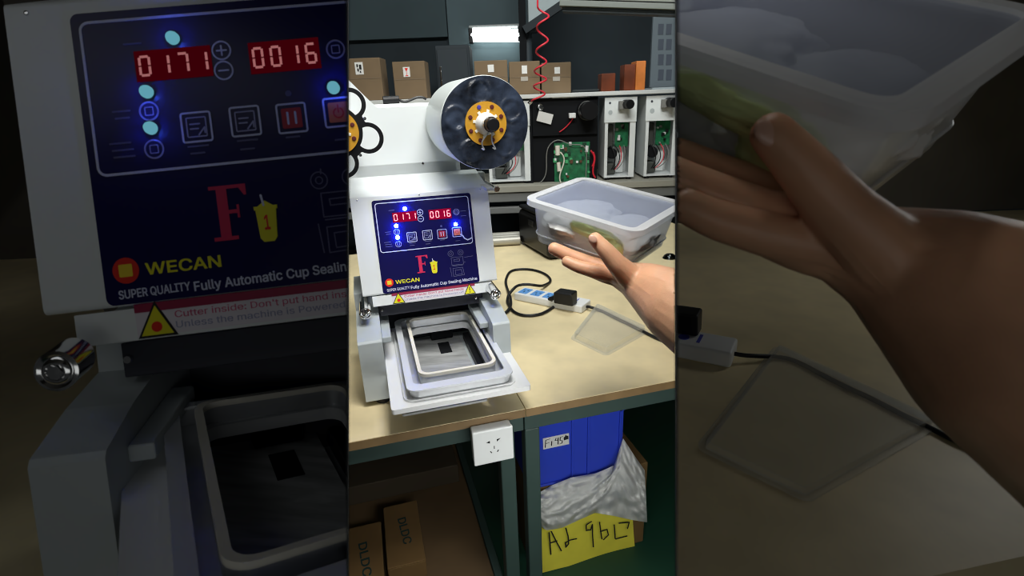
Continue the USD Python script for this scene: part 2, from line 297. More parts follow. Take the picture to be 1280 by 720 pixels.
def build_head(m, F, led, ledc, dig, digbg, near):
    """The head of a cup sealing machine on the face frame F (a along the front, b up the face, c outwards)."""
    prof = [dz(.0975, .1902), dz(.0975 + .196 * math.sin(TH), .1902 + .196 * math.cos(TH)), dz(.252, .404), dz(.26, .404), dz(.26, .19)]
    pr = Polygon(prof).buffer(-.004).buffer(.004, quad_segs=4)
    t = ext(pr, .291 - .0165, .0165); t.vertices = t.vertices[:, [2, 0, 1]]
    part(m, 'head_housing', F.mesh(t), white)
    for a, b in ((.03, .19), (.15, .191), (.275, .192)): part(m, 'screw', F.mesh(Fr((a, b + .012, -.002), (1, 0, 0), (0, 1, 0), (0, 0, 1)).mesh(lathe([(0, 0), (.0022, 0), (.0018, .0016), (0, .002)], 12))) if False else F.mesh(Fr((a, b, 0), (1, 0, 0), (0, 1, 0), (0, 0, 1)).mesh(lathe([(0, 0), (.0016, 0), (.0013, .001), (0, .0014)], 12))), chrome)
    pa0, pb0, pa1, pb1 = .0561, .002, .2532, .1865
    p = part(m, 'control_panel', F.mesh(ext(rrect(pa0, pb0, pa1, pb1, .005), .0012)), panelblue)
    c0 = .0012
    def pr2(name, poly, mt, h=.0004, label=None): part(p, name, F.mesh(ext(poly, h, c0)), mt, label, smooth=False)
    q = [z45(145, 106), z45(672, 69), z45(697, 335), z45(175, 389)]
    bx0, bx1, by0, by1 = (q[0][0] + q[3][0]) / 2, (q[1][0] + q[2][0]) / 2, (q[2][1] + q[3][1]) / 2, (q[0][1] + q[1][1]) / 2
    rr = rrect(bx0, by0, bx1, by1, .006); pr2('border_line', rr.difference(rr.buffer(-.0016)), printw)
    # LED displays
    for txt, tl, br_ in (('0171', (243, 168), (386, 207)), ('0016', (447, 148), (579, 192))):
        a0, b1_ = z45(*tl); a1, b0_ = z45(*br_)
        if txt == '0171': b1_, b0_ = z45(314, 158)[1] + .0005, z45(318, 212)[1]
        else: b1_, b0_ = z45(512, 141)[1], z45(516, 197)[1]
        d = part(p, 'digital_display', F.mesh(ext(sbox(a0, b0_, a1, b1_), .0005, c0)), digbg, 'red lit four-digit display', smooth=False)
        w4 = (a1 - a0) / 4; hh = b1_ - b0_
        for i, ch in enumerate(txt):
            w = w4 * .50; x = a0 + w4 * (i + .25)
            part(d, 'digit', F.mesh(Fr((x, b0_ + hh * .2, c0 + .0005), (1, 0, 0), (0, 1, 0), (0, 0, 1)).mesh(ext(digit_poly(ch, w, hh * .6, .0015), .0003))), dig, smooth=False)
    for x, y in ((314, 139), (267, 236), (274, 301), (600, 227)):
        a, b = z45(x, y)
        part(p, 'indicator_light', F.mesh(Fr((a, b, c0), (1, 0, 0), (0, 1, 0), (0, 0, 1)).mesh(lathe([(0, 0), (.0040, 0), (.0040, .0022), (.0034, .0042), (.0020, .0056), (0, .006)], 20))), led, 'glowing blue indicator light')
        if m.trim is None or (F((a, b, 0)) - m.trim[1]) @ m.trim[0] > .004: led_light(F((a, b, c0 + .0085)), 160. if near else 600.)
    a, b = z45(519, 237); pr2('indicator_light', Point(a, b).buffer(.002), printdim)
    for i, (x, y) in enumerate(((400, 160), (404, 196), (604, 157), (270, 270), (279, 338))):
        a, b = z45(x, y); R = .0062; ring = Point(a, b).buffer(R).difference(Point(a, b).buffer(R - .001))
        if i == 0: ring = unary_union([ring, strokes([[(a - .003, b), (a + .003, b)], [(a, b - .003), (a, b + .003)]], .001)])
        elif i == 1: ring = unary_union([ring, strokes([[(a - .003, b), (a + .003, b)]], .001)])
        else: ring = unary_union([ring, rrect(a - .0028, b - .0028, a + .0028, b + .0028, .0008).difference(rrect(a - .0022, b - .0022, a + .0022, b + .0022, .0006))])
        pr2('round_button', ring, printg if i > 1 else printw)
    for i, (x, y) in enumerate(((355, 298), (442, 287), (525, 281), (608, 270))):
        a, b = z45(x, y); s = .0098
        o = rrect(a - s, b - s, a + s, b + s, .002); pr2('square_button', o.difference(o.buffer(-.0012)), printw)
        i1 = rrect(a - s * .66, b - s * .66, a + s * .66, b + s * .66, .001)
        if i < 2: pr2('button_icon', unary_union([i1.difference(i1.buffer(-.0008)), strokes([[(a - .004, b + .002), (a + .002, b + .002)], [(a - .004, b - .001), (a + .001, b - .001)], [(a + .001, b - .005), (a + .005, b - .0005), (a + .005, b - .004)]], .0009)]), printg)
        elif i == 2:
            pr2('button_icon', i1, mat('button_red', (176, 34, 52), .5), label='red square on the button')
            part(p, 'button_mark', F.mesh(ext(strokes([[(a - .0025, b - .0035), (a - .0025, b + .0035)], [(a + .0025, b - .0035), (a + .0025, b + .0035)]], .0014), .0003, c0 + .0004)), printw, smooth=False)
        else:
            pr2('button_icon', i1, mat('button_orange', (226, 120, 70), .5), label='orange square on the power button')
            rg = Point(a, b - .0005).buffer(.0036).difference(Point(a, b - .0005).buffer(.0026)).difference(sbox(a - .001, b, a + .001, b + .006))
            part(p, 'button_mark', F.mesh(ext(unary_union([rg, strokes([[(a, b), (a, b + .0045)]], .001)]), .0003, c0 + .0004)), printred, smooth=False)
    # faint captions too small to read: short printed dashes
    dl = []
    for x, y, n in ((225, 150, 5), (205, 272, 5), (210, 284, 4), (200, 330, 6), (205, 342, 6), (208, 354, 6), (340, 334, 6), (345, 346, 4), (428, 323, 6), (434, 338, 4), (515, 316, 4), (602, 320, 4), (628, 153, 5), (630, 180, 5)):
        a, b = z45(x, y)
        pr2('caption_print', strokes([[(a, b), (a + n * .0021, b)]], .0011), printdim)

    gl = [z45(*v) for v in ((628, 283), (640, 290), (650, 305), (668, 314), (686, 306), (692, 300))]
    pr2('scuff_mark', LineString(gl).buffer(.0012), printw, label='pale worn scuff on the panel film')
    # big F with the yellow cup
    a0, b0_ = z45(396, 500); a1, b1_ = z45(470, 396); hh = .0238; ax = z45(388, 402)[0]
    fx, fy, w = a0 - .0035, b0_ - .0005, .0200
    hh = z45(430, 398)[1] - b0_
    Fp = unary_union([sbox(fx + .0045, fy, fx + .0112, fy + hh), sbox(fx, fy, fx + .0155, fy + .0024), sbox(fx, fy + hh - .0022, fx + w + .0035, fy + hh), Polygon([(fx + w + .0035, fy + hh), (fx + w + .0035, fy + hh - .007), (fx + w + .002, fy + hh - .007), (fx + w - .001, fy + hh - .0022)]),
                      sbox(fx + .0112, fy + hh * .48, fx + w - .002, fy + hh * .48 + .0024), sbox(fx + w - .0035, fy + hh * .48 - .003, fx + w - .002, fy + hh * .48 + .0054)])
    pr2('letter_print', Fp, printr)
    ca, cb = z45(480, 468); ch = .0115
    cup = Polygon([(ca - .006, cb + ch * .75), (ca + .006, cb + ch * .75), (ca + .0048, cb - ch * .8), (ca + .003, cb - ch), (ca - .003, cb - ch), (ca - .0048, cb - ch * .8)]).buffer(.0006)
    cup = unary_union([cup, sbox(ca - .0075, cb + ch * .75, ca + .0075, cb + ch * .95), Polygon([(ca - .005, cb + ch * .95), (ca + .005, cb + ch * .95), (ca, cb + ch * 1.25)])])
    pr2('cup_print', cup, printy, .0008)
    part(p, 'cup_digit', F.mesh(Fr((ca - .0018, cb - .0042, c0 + .0008), (1, 0, 0), (0, 1, 0), (0, 0, 1)).mesh(letters('1', .009, .0036, .0003, True))), printred, smooth=False)
    part(p, 'straw_print', F.mesh(ext(strokes([[(ca - .001, cb + ch), (ca - .002, cb + ch * 1.55)]], .0014), .0003, c0 + .0008)), printw, smooth=False)
    # line drawing of the machine
    L = []
    def zz(*pp): L.append([tuple(z45(*v)) for v in pp])
    zz((575, 415), (640, 408), (645, 450), (580, 457), (575, 415)); zz((590, 425), (622, 421), (624, 432), (592, 436), (590, 425)); zz((583, 462), (640, 455)); zz((585, 475), (640, 468), (650, 510), (590, 520), (585, 475)); zz((598, 485), (632, 480), (638, 505), (602, 511), (598, 485)); zz((650, 412), (697, 404)); zz((575, 372), (575, 380)); zz((570, 470), (580, 520)); zz((648, 440), (654, 438))
    dr = strokes(L, .0008)
    for x, y in ((572, 392), (628, 385)):
        c_ = Point(*z45(x, y)); dr = unary_union([dr, c_.buffer(.0058).difference(c_.buffer(.005)), c_.buffer(.0026).difference(c_.buffer(.0019))])
    pr2('diagram_print', dr, printdim)
    a, b = z45(228, 555); pr2('logo_disc', Point(a, b).buffer(.0082), printred)
    part(p, 'logo_square', F.mesh(ext(rrect(a - .0042, b - .004, a + .0042, b + .004, .0008), .0003, c0 + .0004)), mat('logo_yellow', (240, 210, 50), .5), smooth=False)
    def line(name, txt, s, e, h, mt, bold=False, c=c0, par=p):
        s, e = z45(*s), z45(*e); v = e - s; L_ = np.linalg.norm(v); v /= L_
        part(par, name, F.mesh(Fr((s[0], s[1], c), (v[0], v[1], 0), (-v[1], v[0], 0), (0, 0, 1)).mesh(letters(txt, h, L_, .0003, bold))), mt, smooth=False)
    line('brand_lettering', 'WECAN', (264, 562), (398, 546), .0072, printy, True)
    line('slogan_lettering', 'SUPER QUALITY', (216, 606), (343, 588), .0052, printw, True)
    line('slogan_lettering', 'Fully Automatic Cup Sealing Machine', (350, 590), (722, 537), .0058, printw, True)
    # lip under the face with the caution sticker
    lip = part(m, 'lower_lip', F.mesh(bx(.0338, -.0215, -.012, .2776, -.001, -.0008, .0006)), white)
    a0 = z45(240, 622)[0]; a1 = z45(705, 560)[0]
    st = part(lip, 'caution_sticker', F.mesh(ext(sbox(a0, -.0195, a1, -.0035), .0003, -.0008)), sticker, 'white caution sticker with a crimson top band', smooth=False)
    part(st, 'sticker_band', F.mesh(ext(sbox(a0, -.0042, a1 + .001, .0014), .0003, -.0003)), crimson, smooth=False)
    a2, a3 = z45(318, 630)[0], z45(650, 580)[0]
    for k, tx in enumerate(("Cutter inside: Don't put hand inside", 'Unless the machine is Powered off')):
        part(st, 'sticker_lettering', F.mesh(Fr((a2 - .002, -.0098 - k * .0066, -.0004), (1, 0, 0), (0, 1, 0), (0, 0, 1)).mesh(letters(tx, .0042, a3 - a2, .0003))), printp if k == 0 else printg, smooth=False)
    for k, (x, y) in enumerate(((281, 648), (680, 594))):
        a, b = (z45(x, y)[0], -.0102); tr = Polygon([(a - .0125, b - .0105), (a + .0125, b - .0105), (a, b + .0125)])
        w_ = part(lip, 'warning_triangle', F.mesh(ext(tr, .0004, -.0003)), inkb, 'black-edged yellow warning triangle', smooth=False)
        part(w_, 'triangle_fill', F.mesh(ext(tr.buffer(-.0014), .0003, .0001)), printy, smooth=False)
        part(w_, 'triangle_mark', F.mesh(ext(Point(a, b - .004).buffer(.0033) if k == 0 else unary_union([sbox(a - .0009, b - .003, a + .0009, b + .005), Point(a, b - .006).buffer(.0011)]), .0003, .0004)), printred if k == 0 else inkb, smooth=False)
def build_tray(m, T):
    """Sliding tray on frame T: a along the front, b away from the viewer, c up."""
    u0, u1, d0, d1 = .043, .287, -.139, .205
    hole = rrect(.104, -.084, .233, .172, .016)
    part(m, 'tray_plate', T.mesh(ext(rrect(u0, d0, u1, d1, .006).difference(hole), .009, .061)), tray_white)
    part(m, 'tray_step', T.mesh(ext(rrect(.066, -.126, .266, .2, .018).difference(hole), .0045, .070)), tray_white)
    k = part(m, 'mould_frame', T.mesh(ext(rrect(.077, -.122, .256, .184, .016).difference(rrect(.080, -.119, .253, .181, .014)), .019, .0745)), alu, 'polished aluminium mould frame')
    part(k, 'mould_rim', T.mesh(ext(rrect(.0725, -.134, .2595, .190, .018).difference(rrect(.085, -.113, .247, .179, .012)), .0025, .0935)), mat('satin_aluminium', (224, 228, 232), .42, .25))
    part(k, 'mould_channel', T.mesh(ext(rrect(.080, -.119, .253, .181, .014).difference(hole), .002, .0745)), alu)
    part(m, 'sealing_gasket', T.mesh(ext(rrect(.097, -.091, .240, .180, .020).difference(rrect(.1035, -.0845, .2335, .1735, .0155)), .006, .094)), gasket, 'cream sealing gasket round the cup opening')
    part(m, 'opening_wall', T.mesh(ext(rrect(.0985, -.0895, .2385, .1785, .0185).difference(rrect(.1005, -.0875, .2365, .1765, .0165)), .034, .060)), alu)
    f = part(m, 'pusher_plate', T.mesh(ext(rrect(.06, -.10, .215, .21, .004), .004, .030)), dsteel, 'dark steel plate at the bottom of the opening')
    part(f, 'slot_cover', T.mesh(bx(.161, .112, .034, .186, .166, .0352)), blackm)
    part(f, 'pusher_block', T.mesh(bx(.222, -.09, .030, .236, .18, .046, .002)), black)
    part(f, 'screw', T.mesh(Fr((.217, .02, .04), (1, 0, 0), (0, 1, 0), (0, 0, 1)).mesh(trimesh.creation.icosphere(2, .0028))), chrome)
    part(f, 'lift_block', T.mesh(bx(.15, .185, .034, .20, .208, .055, .002)), blackm)
def knob(m, F, u, d, z, r=.0105, l=.085):
    k = part(m, 'guide_post', F.mesh(cyl((u, d + .004, z), (u, d + l, z), r * .98, 28)), chrome)
    part(k, 'post_cap', F.mesh(Fr((u, d + .004, z), (1, 0, 0), (0, 0, 1), (0, -1, 0)).mesh(lathe([(0, .0015), (r * .4, .0015), (r * .45, .003), (r * .62, .0022), (r * .7, .0005), (r * .85, .002), (r, .001), (r, -.004), (0, -.004)], 28))), chrome)
    part(k, 'hex_bolt', F.mesh(Fr((u, d + .004, z), (1, 0, 0), (0, 0, 1), (0, -1, 0)).mesh(lathe([(0, 0), (r * .38, 0), (r * .36, .0045), (0, .005)], 6))), chrome, smooth=False)
def column(m, F, x0, x1, name='base_column'):
    prof = Polygon([(.0, .012), (0, .133), (.004, .137), (.066, .146), (.135, .150), (.138, .186), (.26, .186), (.26, .012)]).buffer(-.002).buffer(.002, quad_segs=3)
    t = ext(prof, x1 - x0, x0); t.vertices = t.vertices[:, [2, 0, 1]]
    part(m, name, F.mesh(t), grey_paint)
def wheel_poly(R, lobes, phase, hole=True):
    g = [Point(0, 0).buffer(R * .66)]
    h = [Point(0, 0).buffer(R * .2)]
    for k in range(lobes):
        a = phase + 2 * math.pi * k / lobes; c = Point(R * .68 * math.cos(a), R * .68 * math.sin(a))
        g.append(c.buffer(R * .34)); hp = c.buffer(R * .248).difference(Point(0, 0).buffer(R * .56))
        h.append(hp)
    s = unary_union(g).buffer(.003).buffer(-.003)
    return s.difference(unary_union(h)) if hole else s
def hub(par, m, F, cu, cd, cz, r):
    """Yellow film hub: axis along the frame's depth, face towards -d."""
    G = Fr(F((cu, cd, cz)), F.m[0], F.m[2], -F.m[1])
    ring = Point(0, 0).buffer(r, quad_segs=12).difference(Point(0, 0).buffer(r * .35))
    wins = [Point(r * .62 * math.cos(a), r * .62 * math.sin(a)).buffer(r * .12) for a in np.arange(8) * math.pi / 4 + .35]
    h = part(m, 'film_hub', G.mesh(ext(ring, .006)), yellow, 'yellow film hub with a ring of bolts')
    for k, a in enumerate(np.arange(8) * math.pi / 4 + .38):
        x, y = r * .80 * math.cos(a), r * .80 * math.sin(a)
        part(h, 'hub_bolt', G.mesh(Fr((x, y, .006), (1, 0, 0), (0, 1, 0), (0, 0, 1)).mesh(lathe([(0, 0), (r * .105, 0), (r * .09, .0016), (0, .002)], 12))), [mat('bolt_maroon', (84, 28, 26), .5), mat('bolt_violet', (70, 60, 150), .5)][k == 2])
        x, y = r * .5 * math.cos(a + .2), r * .5 * math.sin(a + .2)
        part(h, 'hub_tab', G.mesh(Fr((x, y, .006), (math.cos(a + .2), math.sin(a + .2), 0), (-math.sin(a + .2), math.cos(a + .2), 0), (0, 0, 1)).mesh(bx(-r * .14, -r * .07, 0, r * .14, r * .07, .0015, .0006))), gasket)
    sh = part(m, 'spindle', G.mesh(lathe([(0, 0), (r * .52, 0), (r * .52, .008), (r * .44, .018), (r * .32, .024), (r * .30, .04), (r * .26, .042), (0, .042)], 28)), white2, 'pale spindle through the hub')
    part(sh, 'spindle_knob', G.mesh(Fr((r * .0, 0, .042), (1, 0, 0), (0, 1, 0), (0, 0, 1)).mesh(lathe([(0, 0), (r * .30, 0), (r * .32, .006), (r * .30, .016), (r * .25, .018), (0, .018)], 28))), black)
    part(sh, 'lock_ring', G.mesh(Fr((0, 0, .041), (1, 0, 0), (0, 1, 0), (0, 0, 1)).mesh(lathe([(r * .28, 0), (r * .35, 0), (r * .35, .002), (r * .28, .002)], 28))), chrome)
    for s in (-1, 1):
        pts = smoothpath([(s * .002, -r * .2, .036), (s * .006 - .004, -r * .55, .036), (s * .010 - .004, -r * .95, .030), (s * .010 - .001, -r * 1.12, .03), (s * .010 - .006, -r * 1.05, .03)], 5)
        part(sh, 'lock_pin', G.mesh(tube(pts, .0013, 6)), alu)
def sealing_machine(label, F, T, HFx, knobs, center, led, ledc, dig, digbg, trim=None, post=None):
    m = thing('sealing_machine', label, 'sealing machine', F((.15, .1, 0)), trim=trim)
    build_head(m, HFx, led, ledc, dig, digbg, not center)
    column(m, F, -.002, .0425); column(m, F, .254, .289)
    part(m, 'base_body', F.mesh(bx(.0425, .0, .012, .254, .26, .030, .003)), grey_paint)
    part(m, 'deck_plate', F.mesh(bx(.0425, .040, .112, .0605, .16, .124, .002)), grey_paint)
    part(m, 'deck_plate', F.mesh(bx(.236, .040, .112, .254, .16, .124, .002)), grey_paint)
    part(m, 'recess_back', F.mesh(bx(.0425, .222, .030, .254, .26, .19)), cavity)
    part(m, 'cutter_plate', HFx.mesh(bx(.045, -.046, -.05, .262, -.0225, -.030, .001)), cavity, 'dark cutter plate in the recess under the lip')
    for u in (.05, .246): part(m, 'recess_bolt', HFx.mesh(Fr((u, -.034, -.029), (1, 0, 0), (0, 1, 0), (0, 0, 1)).mesh(lathe([(0, 0), (.003, 0), (.0026, .003), (0, .0035)], 8))), chrome)
    for kk in knobs: knob(m, post or F, *kk, l=.085 if center else .034, r=.0115 if center else .0125)
    for u, d in ((.03, .02), (.27, .02), (.03, .24), (.27, .24)): part(m, 'rubber_foot', F.mesh(cyl((u, d, .0), (u, d, .0122), .014, 20, .0165)), black)
    build_tray(m, T)
    return m
ledblue = glow('led_blue', (.05, .16, 1.0), 120.); digitred = glow('digit_red', (1.0, .30, .34), 2.6); displayred = glow('display_red', (.55, .004, .06), .55)
ledblue_dim = glow('led_blue_dim', (.26, .80, 1.0), .42); digit_dim = glow('digit_red_dim', (1.0, .36, .36), .33); display_dim = glow('display_red_dim', (.55, .004, .03), .075)
cm = sealing_machine('white cup sealing machine on the lit table, film roll on top, tray pulled out', TB, TB, HF, ((.018, .05, .173), (.2755, .05, .1765)), True, ledblue, None, digitred, displayred)
# upper plate, reels and rods of the middle machine
def plate(poly, d0, d1): t = ext(Polygon(poly), d1 - d0, d0); t.vertices = t.vertices[:, [0, 2, 1]]; t.faces = t.faces[:, ::-1]; return t
part(cm, 'reel_plate', TB.mesh(plate([(-.075, .40), (.256, .40), (.256, .532), (.25, .542), (.094, .542), (.079, .556), (.049, .590), (.02, .622), (-.02, .63), (-.075, .60)], .252, .262)), white)
part(cm, 'plate_shelf', TB.mesh(bx(.079, .262, .530, .256, .33, .5485, .002)), white)
mt = part(cm, 'roll_motor', TB.mesh(cyl((.108, .30, .556), (.142, .30, .556), .0085, 20)), black, 'small black motor lying on top of the plate')
part(mt, 'motor_wire', TB.mesh(tube(smoothpath([(.142, .30, .556), (.155, .3, .552), (.17, .3, .556), (.2, .3, .555)], 5), .003, 6)), black)
part(cm, 'neck_cover', TB.mesh(bx(.03, .252, .395, .25, .30, .43, .003)), white)
for u, s_ in ((.135, 0), (.112, 1)):
    part(cm, 'screw', TB.mesh(Fr((u + .04, .252, .425 - .03 * s_), (1, 0, 0), (0, 0, 1), (0, -1, 0)).mesh(lathe([(0, 0), (.003, 0), (.0026, .0016), (0, .002)], 12))), chrome)
RC = (.268, .036, .5095); RR = .0805
G = Fr(TB((RC[0], RC[1], RC[2])), U, Z, D)
roll = part(cm, 'film_roll', G.mesh(lathe([(RR * .4, .0), (RR * .99, .0), (RR, .0015), (RR, .205), (RR * .99, .2065), (RR * .4, .2065)], 72)), mat('film_white', (224, 232, 230), .32), 'thick white roll of sealing film')
def wound_face():
    rs, n = np.linspace(RR * .42, RR * .985, 26), 160
    v, f = [], []
    for i, r_ in enumerate(rs):
        for j in range(n):
            a = 2 * math.pi * j / n
            lob = 0.
            for k in range(5):
                aa = .1 + math.pi / 2 + 2 * math.pi * k / 5; dd = math.hypot(r_ * math.cos(a) - RR * .66 * math.cos(aa), r_ * math.sin(a) - RR * .66 * math.sin(aa))
                lob = max(lob, math.exp(-((dd - RR * .23) / (RR * .05)) ** 2))
            w = meshkit.noise(A_([[r_ * 60, math.cos(a) * 4, math.sin(a) * 4]]))[0]
            v.append((r_ * math.cos(a), r_ * math.sin(a), -.0015 - .0016 * lob - .0034 * w))
    for i in range(len(rs) - 1):
        for j in range(n):
            q = (j + 1) % n; f += [(i * n + j, (i + 1) * n + q, i * n + q), (i * n + j, (i + 1) * n + j, (i + 1) * n + q)]
    t = trimesh.Trimesh(v, f, process=False); t.faces = t.faces[:, ::-1] if t.face_normals[:, 2].mean() > 0 else t.faces; return t
part(roll, 'roll_end', G.mesh(wound_face()), rollend, 'dark blue-black wrinkled end of the film roll', smooth=True)
hub(roll, cm, TB, RC[0], RC[1] - .002, RC[2], .0375)
# take-up reel at the left
LC = (.012, .105, .505); GL = Fr(TB(LC), U, Z, -D)
wh = part(cm, 'take_up_wheel', GL.mesh(ext(wheel_poly(.080, 5, math.radians(-14)), .0045)), black, 'black lobed take-up wheel')
for k in range(5):
    a = math.radians(22 + 72 * k); part(wh, 'wheel_screw', GL.mesh(Fr((.055 * math.cos(a), .055 * math.sin(a), .0045), (1, 0, 0), (0, 1, 0), (0, 0, 1)).mesh(lathe([(0, 0), (.003, 0), (.0025, .002), (0, .0025)], 12))), chrome)
part(cm, 'take_up_core', TB.mesh(cyl((LC[0], .11, LC[2]), (LC[0], .25, LC[2]), .03, 40)), mat('film_white', (224, 232, 230), .32))
hub(wh, cm, TB, LC[0], LC[1] - .0046, LC[2], .038)
# tension bar at the right of the head
p0, p1 = A_([.2855, .262, .3935]), A_([.300, .115, .3865])
part(cm, 'tension_bar', TB.mesh(bx(.279, .10, .378, .294, .27, .384, .001)), alu)
tb = part(cm, 'tension_rod', TB.mesh(cyl((.300, .105, .381), (.300, .25, .381), .004, 16)), chrome)
part(tb, 'rod_nut', TB.mesh(cyl((.300, .099, .381), (.300, .108, .381), .0065, 6)), chrome, smooth=False)
part(cm, 'rod_bracket', TB.mesh(bx(.291, .22, .32, .304, .25, .40, .001)), grey_paint)
# ------------------------------------------------------------------ the large close machine in the left bay
HN_ = Fr((-.396, .3899, .3976), A_((.994, .0959, .053)) * 1.2463, A_((-.0818, .3279, .9411)) * 1.2786, A_((.0728, -.9398, .3338)))
BN_ = Fr((-.3484, .2772, .1639), A_((.9787, .203, -.0303)) * 1.1084, A_((-.204, .965, 0)) * .8, A_((-.0227, .2539, .967)) * 1.1513)
kn_ = np.linalg.solve(BN_.m.T, atd(68, 466, .368) - BN_.o)
TN_z = A_((.161, .0922, .9826))
TN_ = Fr(A_((-.3009, .2478, .2919)) - .08 * TN_z, A_((.8223, .5381, -.1852)) * .9857, A_((-.5458, .8378, .0108)) * .8317, TN_z)
sealing_machine('large close white sealing machine in the dim bay, cut off by the partition', BN_, TN_, HN_, ((kn_[0], kn_[1], kn_[2]),), False, ledblue_dim, None, digit_dim, display_dim, trim=TRIM_L)
# ------------------------------------------------------------------ work tables of the middle bay
def table(name_label, u0, u1, d0, d1, legs):
    t = thing('work_table', name_label, 'table', TB(((u0 + u1) / 2, d0, FLOOR)))
    top = part(t, 'table_top', TB.mesh(bx(u0, d0, -.018, u1, d1, 0)), wood, smooth=False)
    part(top, 'edge_band', TB.mesh(bx(u0, d0 - .0012, -.0172, u1, d0 - .0001, -.001)), edge, 'brown edge band along the front', smooth=False)
    for (a, b, c, d) in ((u0, d0 + .012, u1, d0 + .04), (u0, d1 - .05, u1, d1 - .02)): part(t, 'frame_rail', TB.mesh(bx(a, b, -.056, c, d, -.0185, .002)), frame_green)
    for u, d in legs: part(t, 'leg', TB.mesh(bx(u, d, FLOOR, u + .030, d + .030, -.057, .003)), frame_green)
    return t
tl = table('left pale wood table with dark green frame carrying the white sealing machine', -.34, .2845, -.102, 1.15, ((.236, -.088), (.236, 1.1), (-.33, -.088), (-.33, 1.1)))
tr = table('right pale wood table with dark green frame carrying the white power strip', .2865, 1.35, -.102, 1.15, ((.2875, -.088), (.2875, 1.1), (1.2, -.088), (1.2, 1.1)))
# lower shelf of the left table and its side rail
SZ = -.47
ls = part(tl, 'lower_shelf', TB.mesh(bx(-.34, -.06, SZ - .012, .218, .62, SZ)), board, 'brown board shelf under the table', smooth=False)
part(tl, 'side_rail', TB.mesh(bx(.219, -.06, SZ - .03, .237, 1.1, SZ + .008, .002)), frame_green)
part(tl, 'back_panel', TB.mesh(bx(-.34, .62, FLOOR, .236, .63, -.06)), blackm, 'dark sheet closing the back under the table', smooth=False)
# cartons on the lower shelf
def carton(label, px, z, h, txt, ins):
    q = [loc(onz(x, y, z)) for x, y in px]
    u0, u1 = (q[0][0] + q[3][0]) / 2, (q[1][0] + q[2][0]) / 2; d1, d0 = (q[0][1] + q[1][1]) / 2, (q[2][1] + q[3][1]) / 2
    c = thing('cardboard_box', label, 'box', TB(((u0 + u1) / 2, (d0 + d1) / 2, z - h)), group=None)
    b = part(c, 'box_body', TB.mesh(bx(u0, d0, z - h, u1, d1, z, .002)), cardd)
    part(c, 'box_flap', TB.mesh(bx(u0 + .001, d0 - .003, z - .045, u1 - .001, d0, z - .002, .0008)), cardd)
    a, b2 = ins
    s, e = loc(onz(*a, z)), loc(onz(*b2, z)); v = e - s; L = np.linalg.norm(v[:2]); v = v / np.linalg.norm(v)
    Ft = Fr(TB((s[0], s[1], z)), TB.m[0] * v[0] + TB.m[1] * v[1], -TB.m[0] * v[1] + TB.m[1] * v[0], Z)
    part(c, 'stencil_lettering', Ft.mesh(letters(txt, .019, L, .0005, True)), ink, 'dark green stencilled letters', smooth=False)
carton('long brown carton nearer the green leg, stencilled top, on the lower shelf', [(479.5, 634.5), (520.8, 624.5), (531.5, 697), (483.4, 714)], -.425, .0445, 'DLDC', ((497, 649), (505, 681)))
carton('brown carton at the left edge under the table, stencilled top, lower than its neighbour', [(424, 662), (474, 653), (483, 722), (428, 737)], -.432, .0375, 'DLDC', ((448, 680), (454, 722)))
big = thing('cardboard_box', 'wide flat brown carton lying dim at the back of the lower shelf', 'box', TB((.1, .4, SZ)))
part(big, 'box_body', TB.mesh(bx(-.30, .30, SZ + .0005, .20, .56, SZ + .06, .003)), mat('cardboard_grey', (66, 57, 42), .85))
part(big, 'tape_strip', TB.mesh(bx(-.30, .41, SZ + .0602, .20, .45, SZ + .0612)), brownm, smooth=False)
# ------------------------------------------------------------------ wall outlet on the table frame
dO = -.130
pc = [plT(x, y, dO) for x, y in ((590.5, 543), (641, 532), (643, 572), (593, 585))]
ou0, ou1 = (pc[0][0] + pc[3][0]) / 2, (pc[1][0] + pc[2][0]) / 2; oz1, oz0 = (pc[0][2] + pc[1][2]) / 2, (pc[2][2] + pc[3][2]) / 2
ol = thing('wall_outlet', 'square white five-hole wall outlet box fixed to the table frame', 'outlet', TB(((ou0 + ou1) / 2, -.1, oz0)))
part(ol, 'outlet_box', TB.mesh(bx(ou0 + .001, -.1275, oz0 + .001, ou1 - .001, -.1035, oz1 - .001, .003)), mat('outlet_white', (208, 212, 212), .4))
fp = part(ol, 'face_plate', TB.mesh(bx(ou0, dO, oz0, ou1, dO + .008, oz1, .0025)), mat('outlet_white', (208, 212, 212), .4))
OF = Fr(TB(((ou0 + ou1) / 2, dO, (oz0 + oz1) / 2)), U, Z, -D)
for nm, po in (('slot', Polygon([(-.0135, .0115), (-.0065, .014), (-.0065, .0085)])), ('slot', Polygon([(.0065, .0145), (.0135, .0155), (.0065, .0095)])), ('slot', sbox(.0002, -.005, .0018, .0012)), ('slot', Polygon([(-.0075, -.0095), (-.006, -.0085), (-.0035, -.0125), (-.005, -.0135)])), ('slot', Polygon([(.008, -.0085), (.0095, -.0095), (.007, -.0135), (.0055, -.0125)]))):
    part(fp, nm, OF.mesh(ext(po, .0003)), inkb, smooth=False)
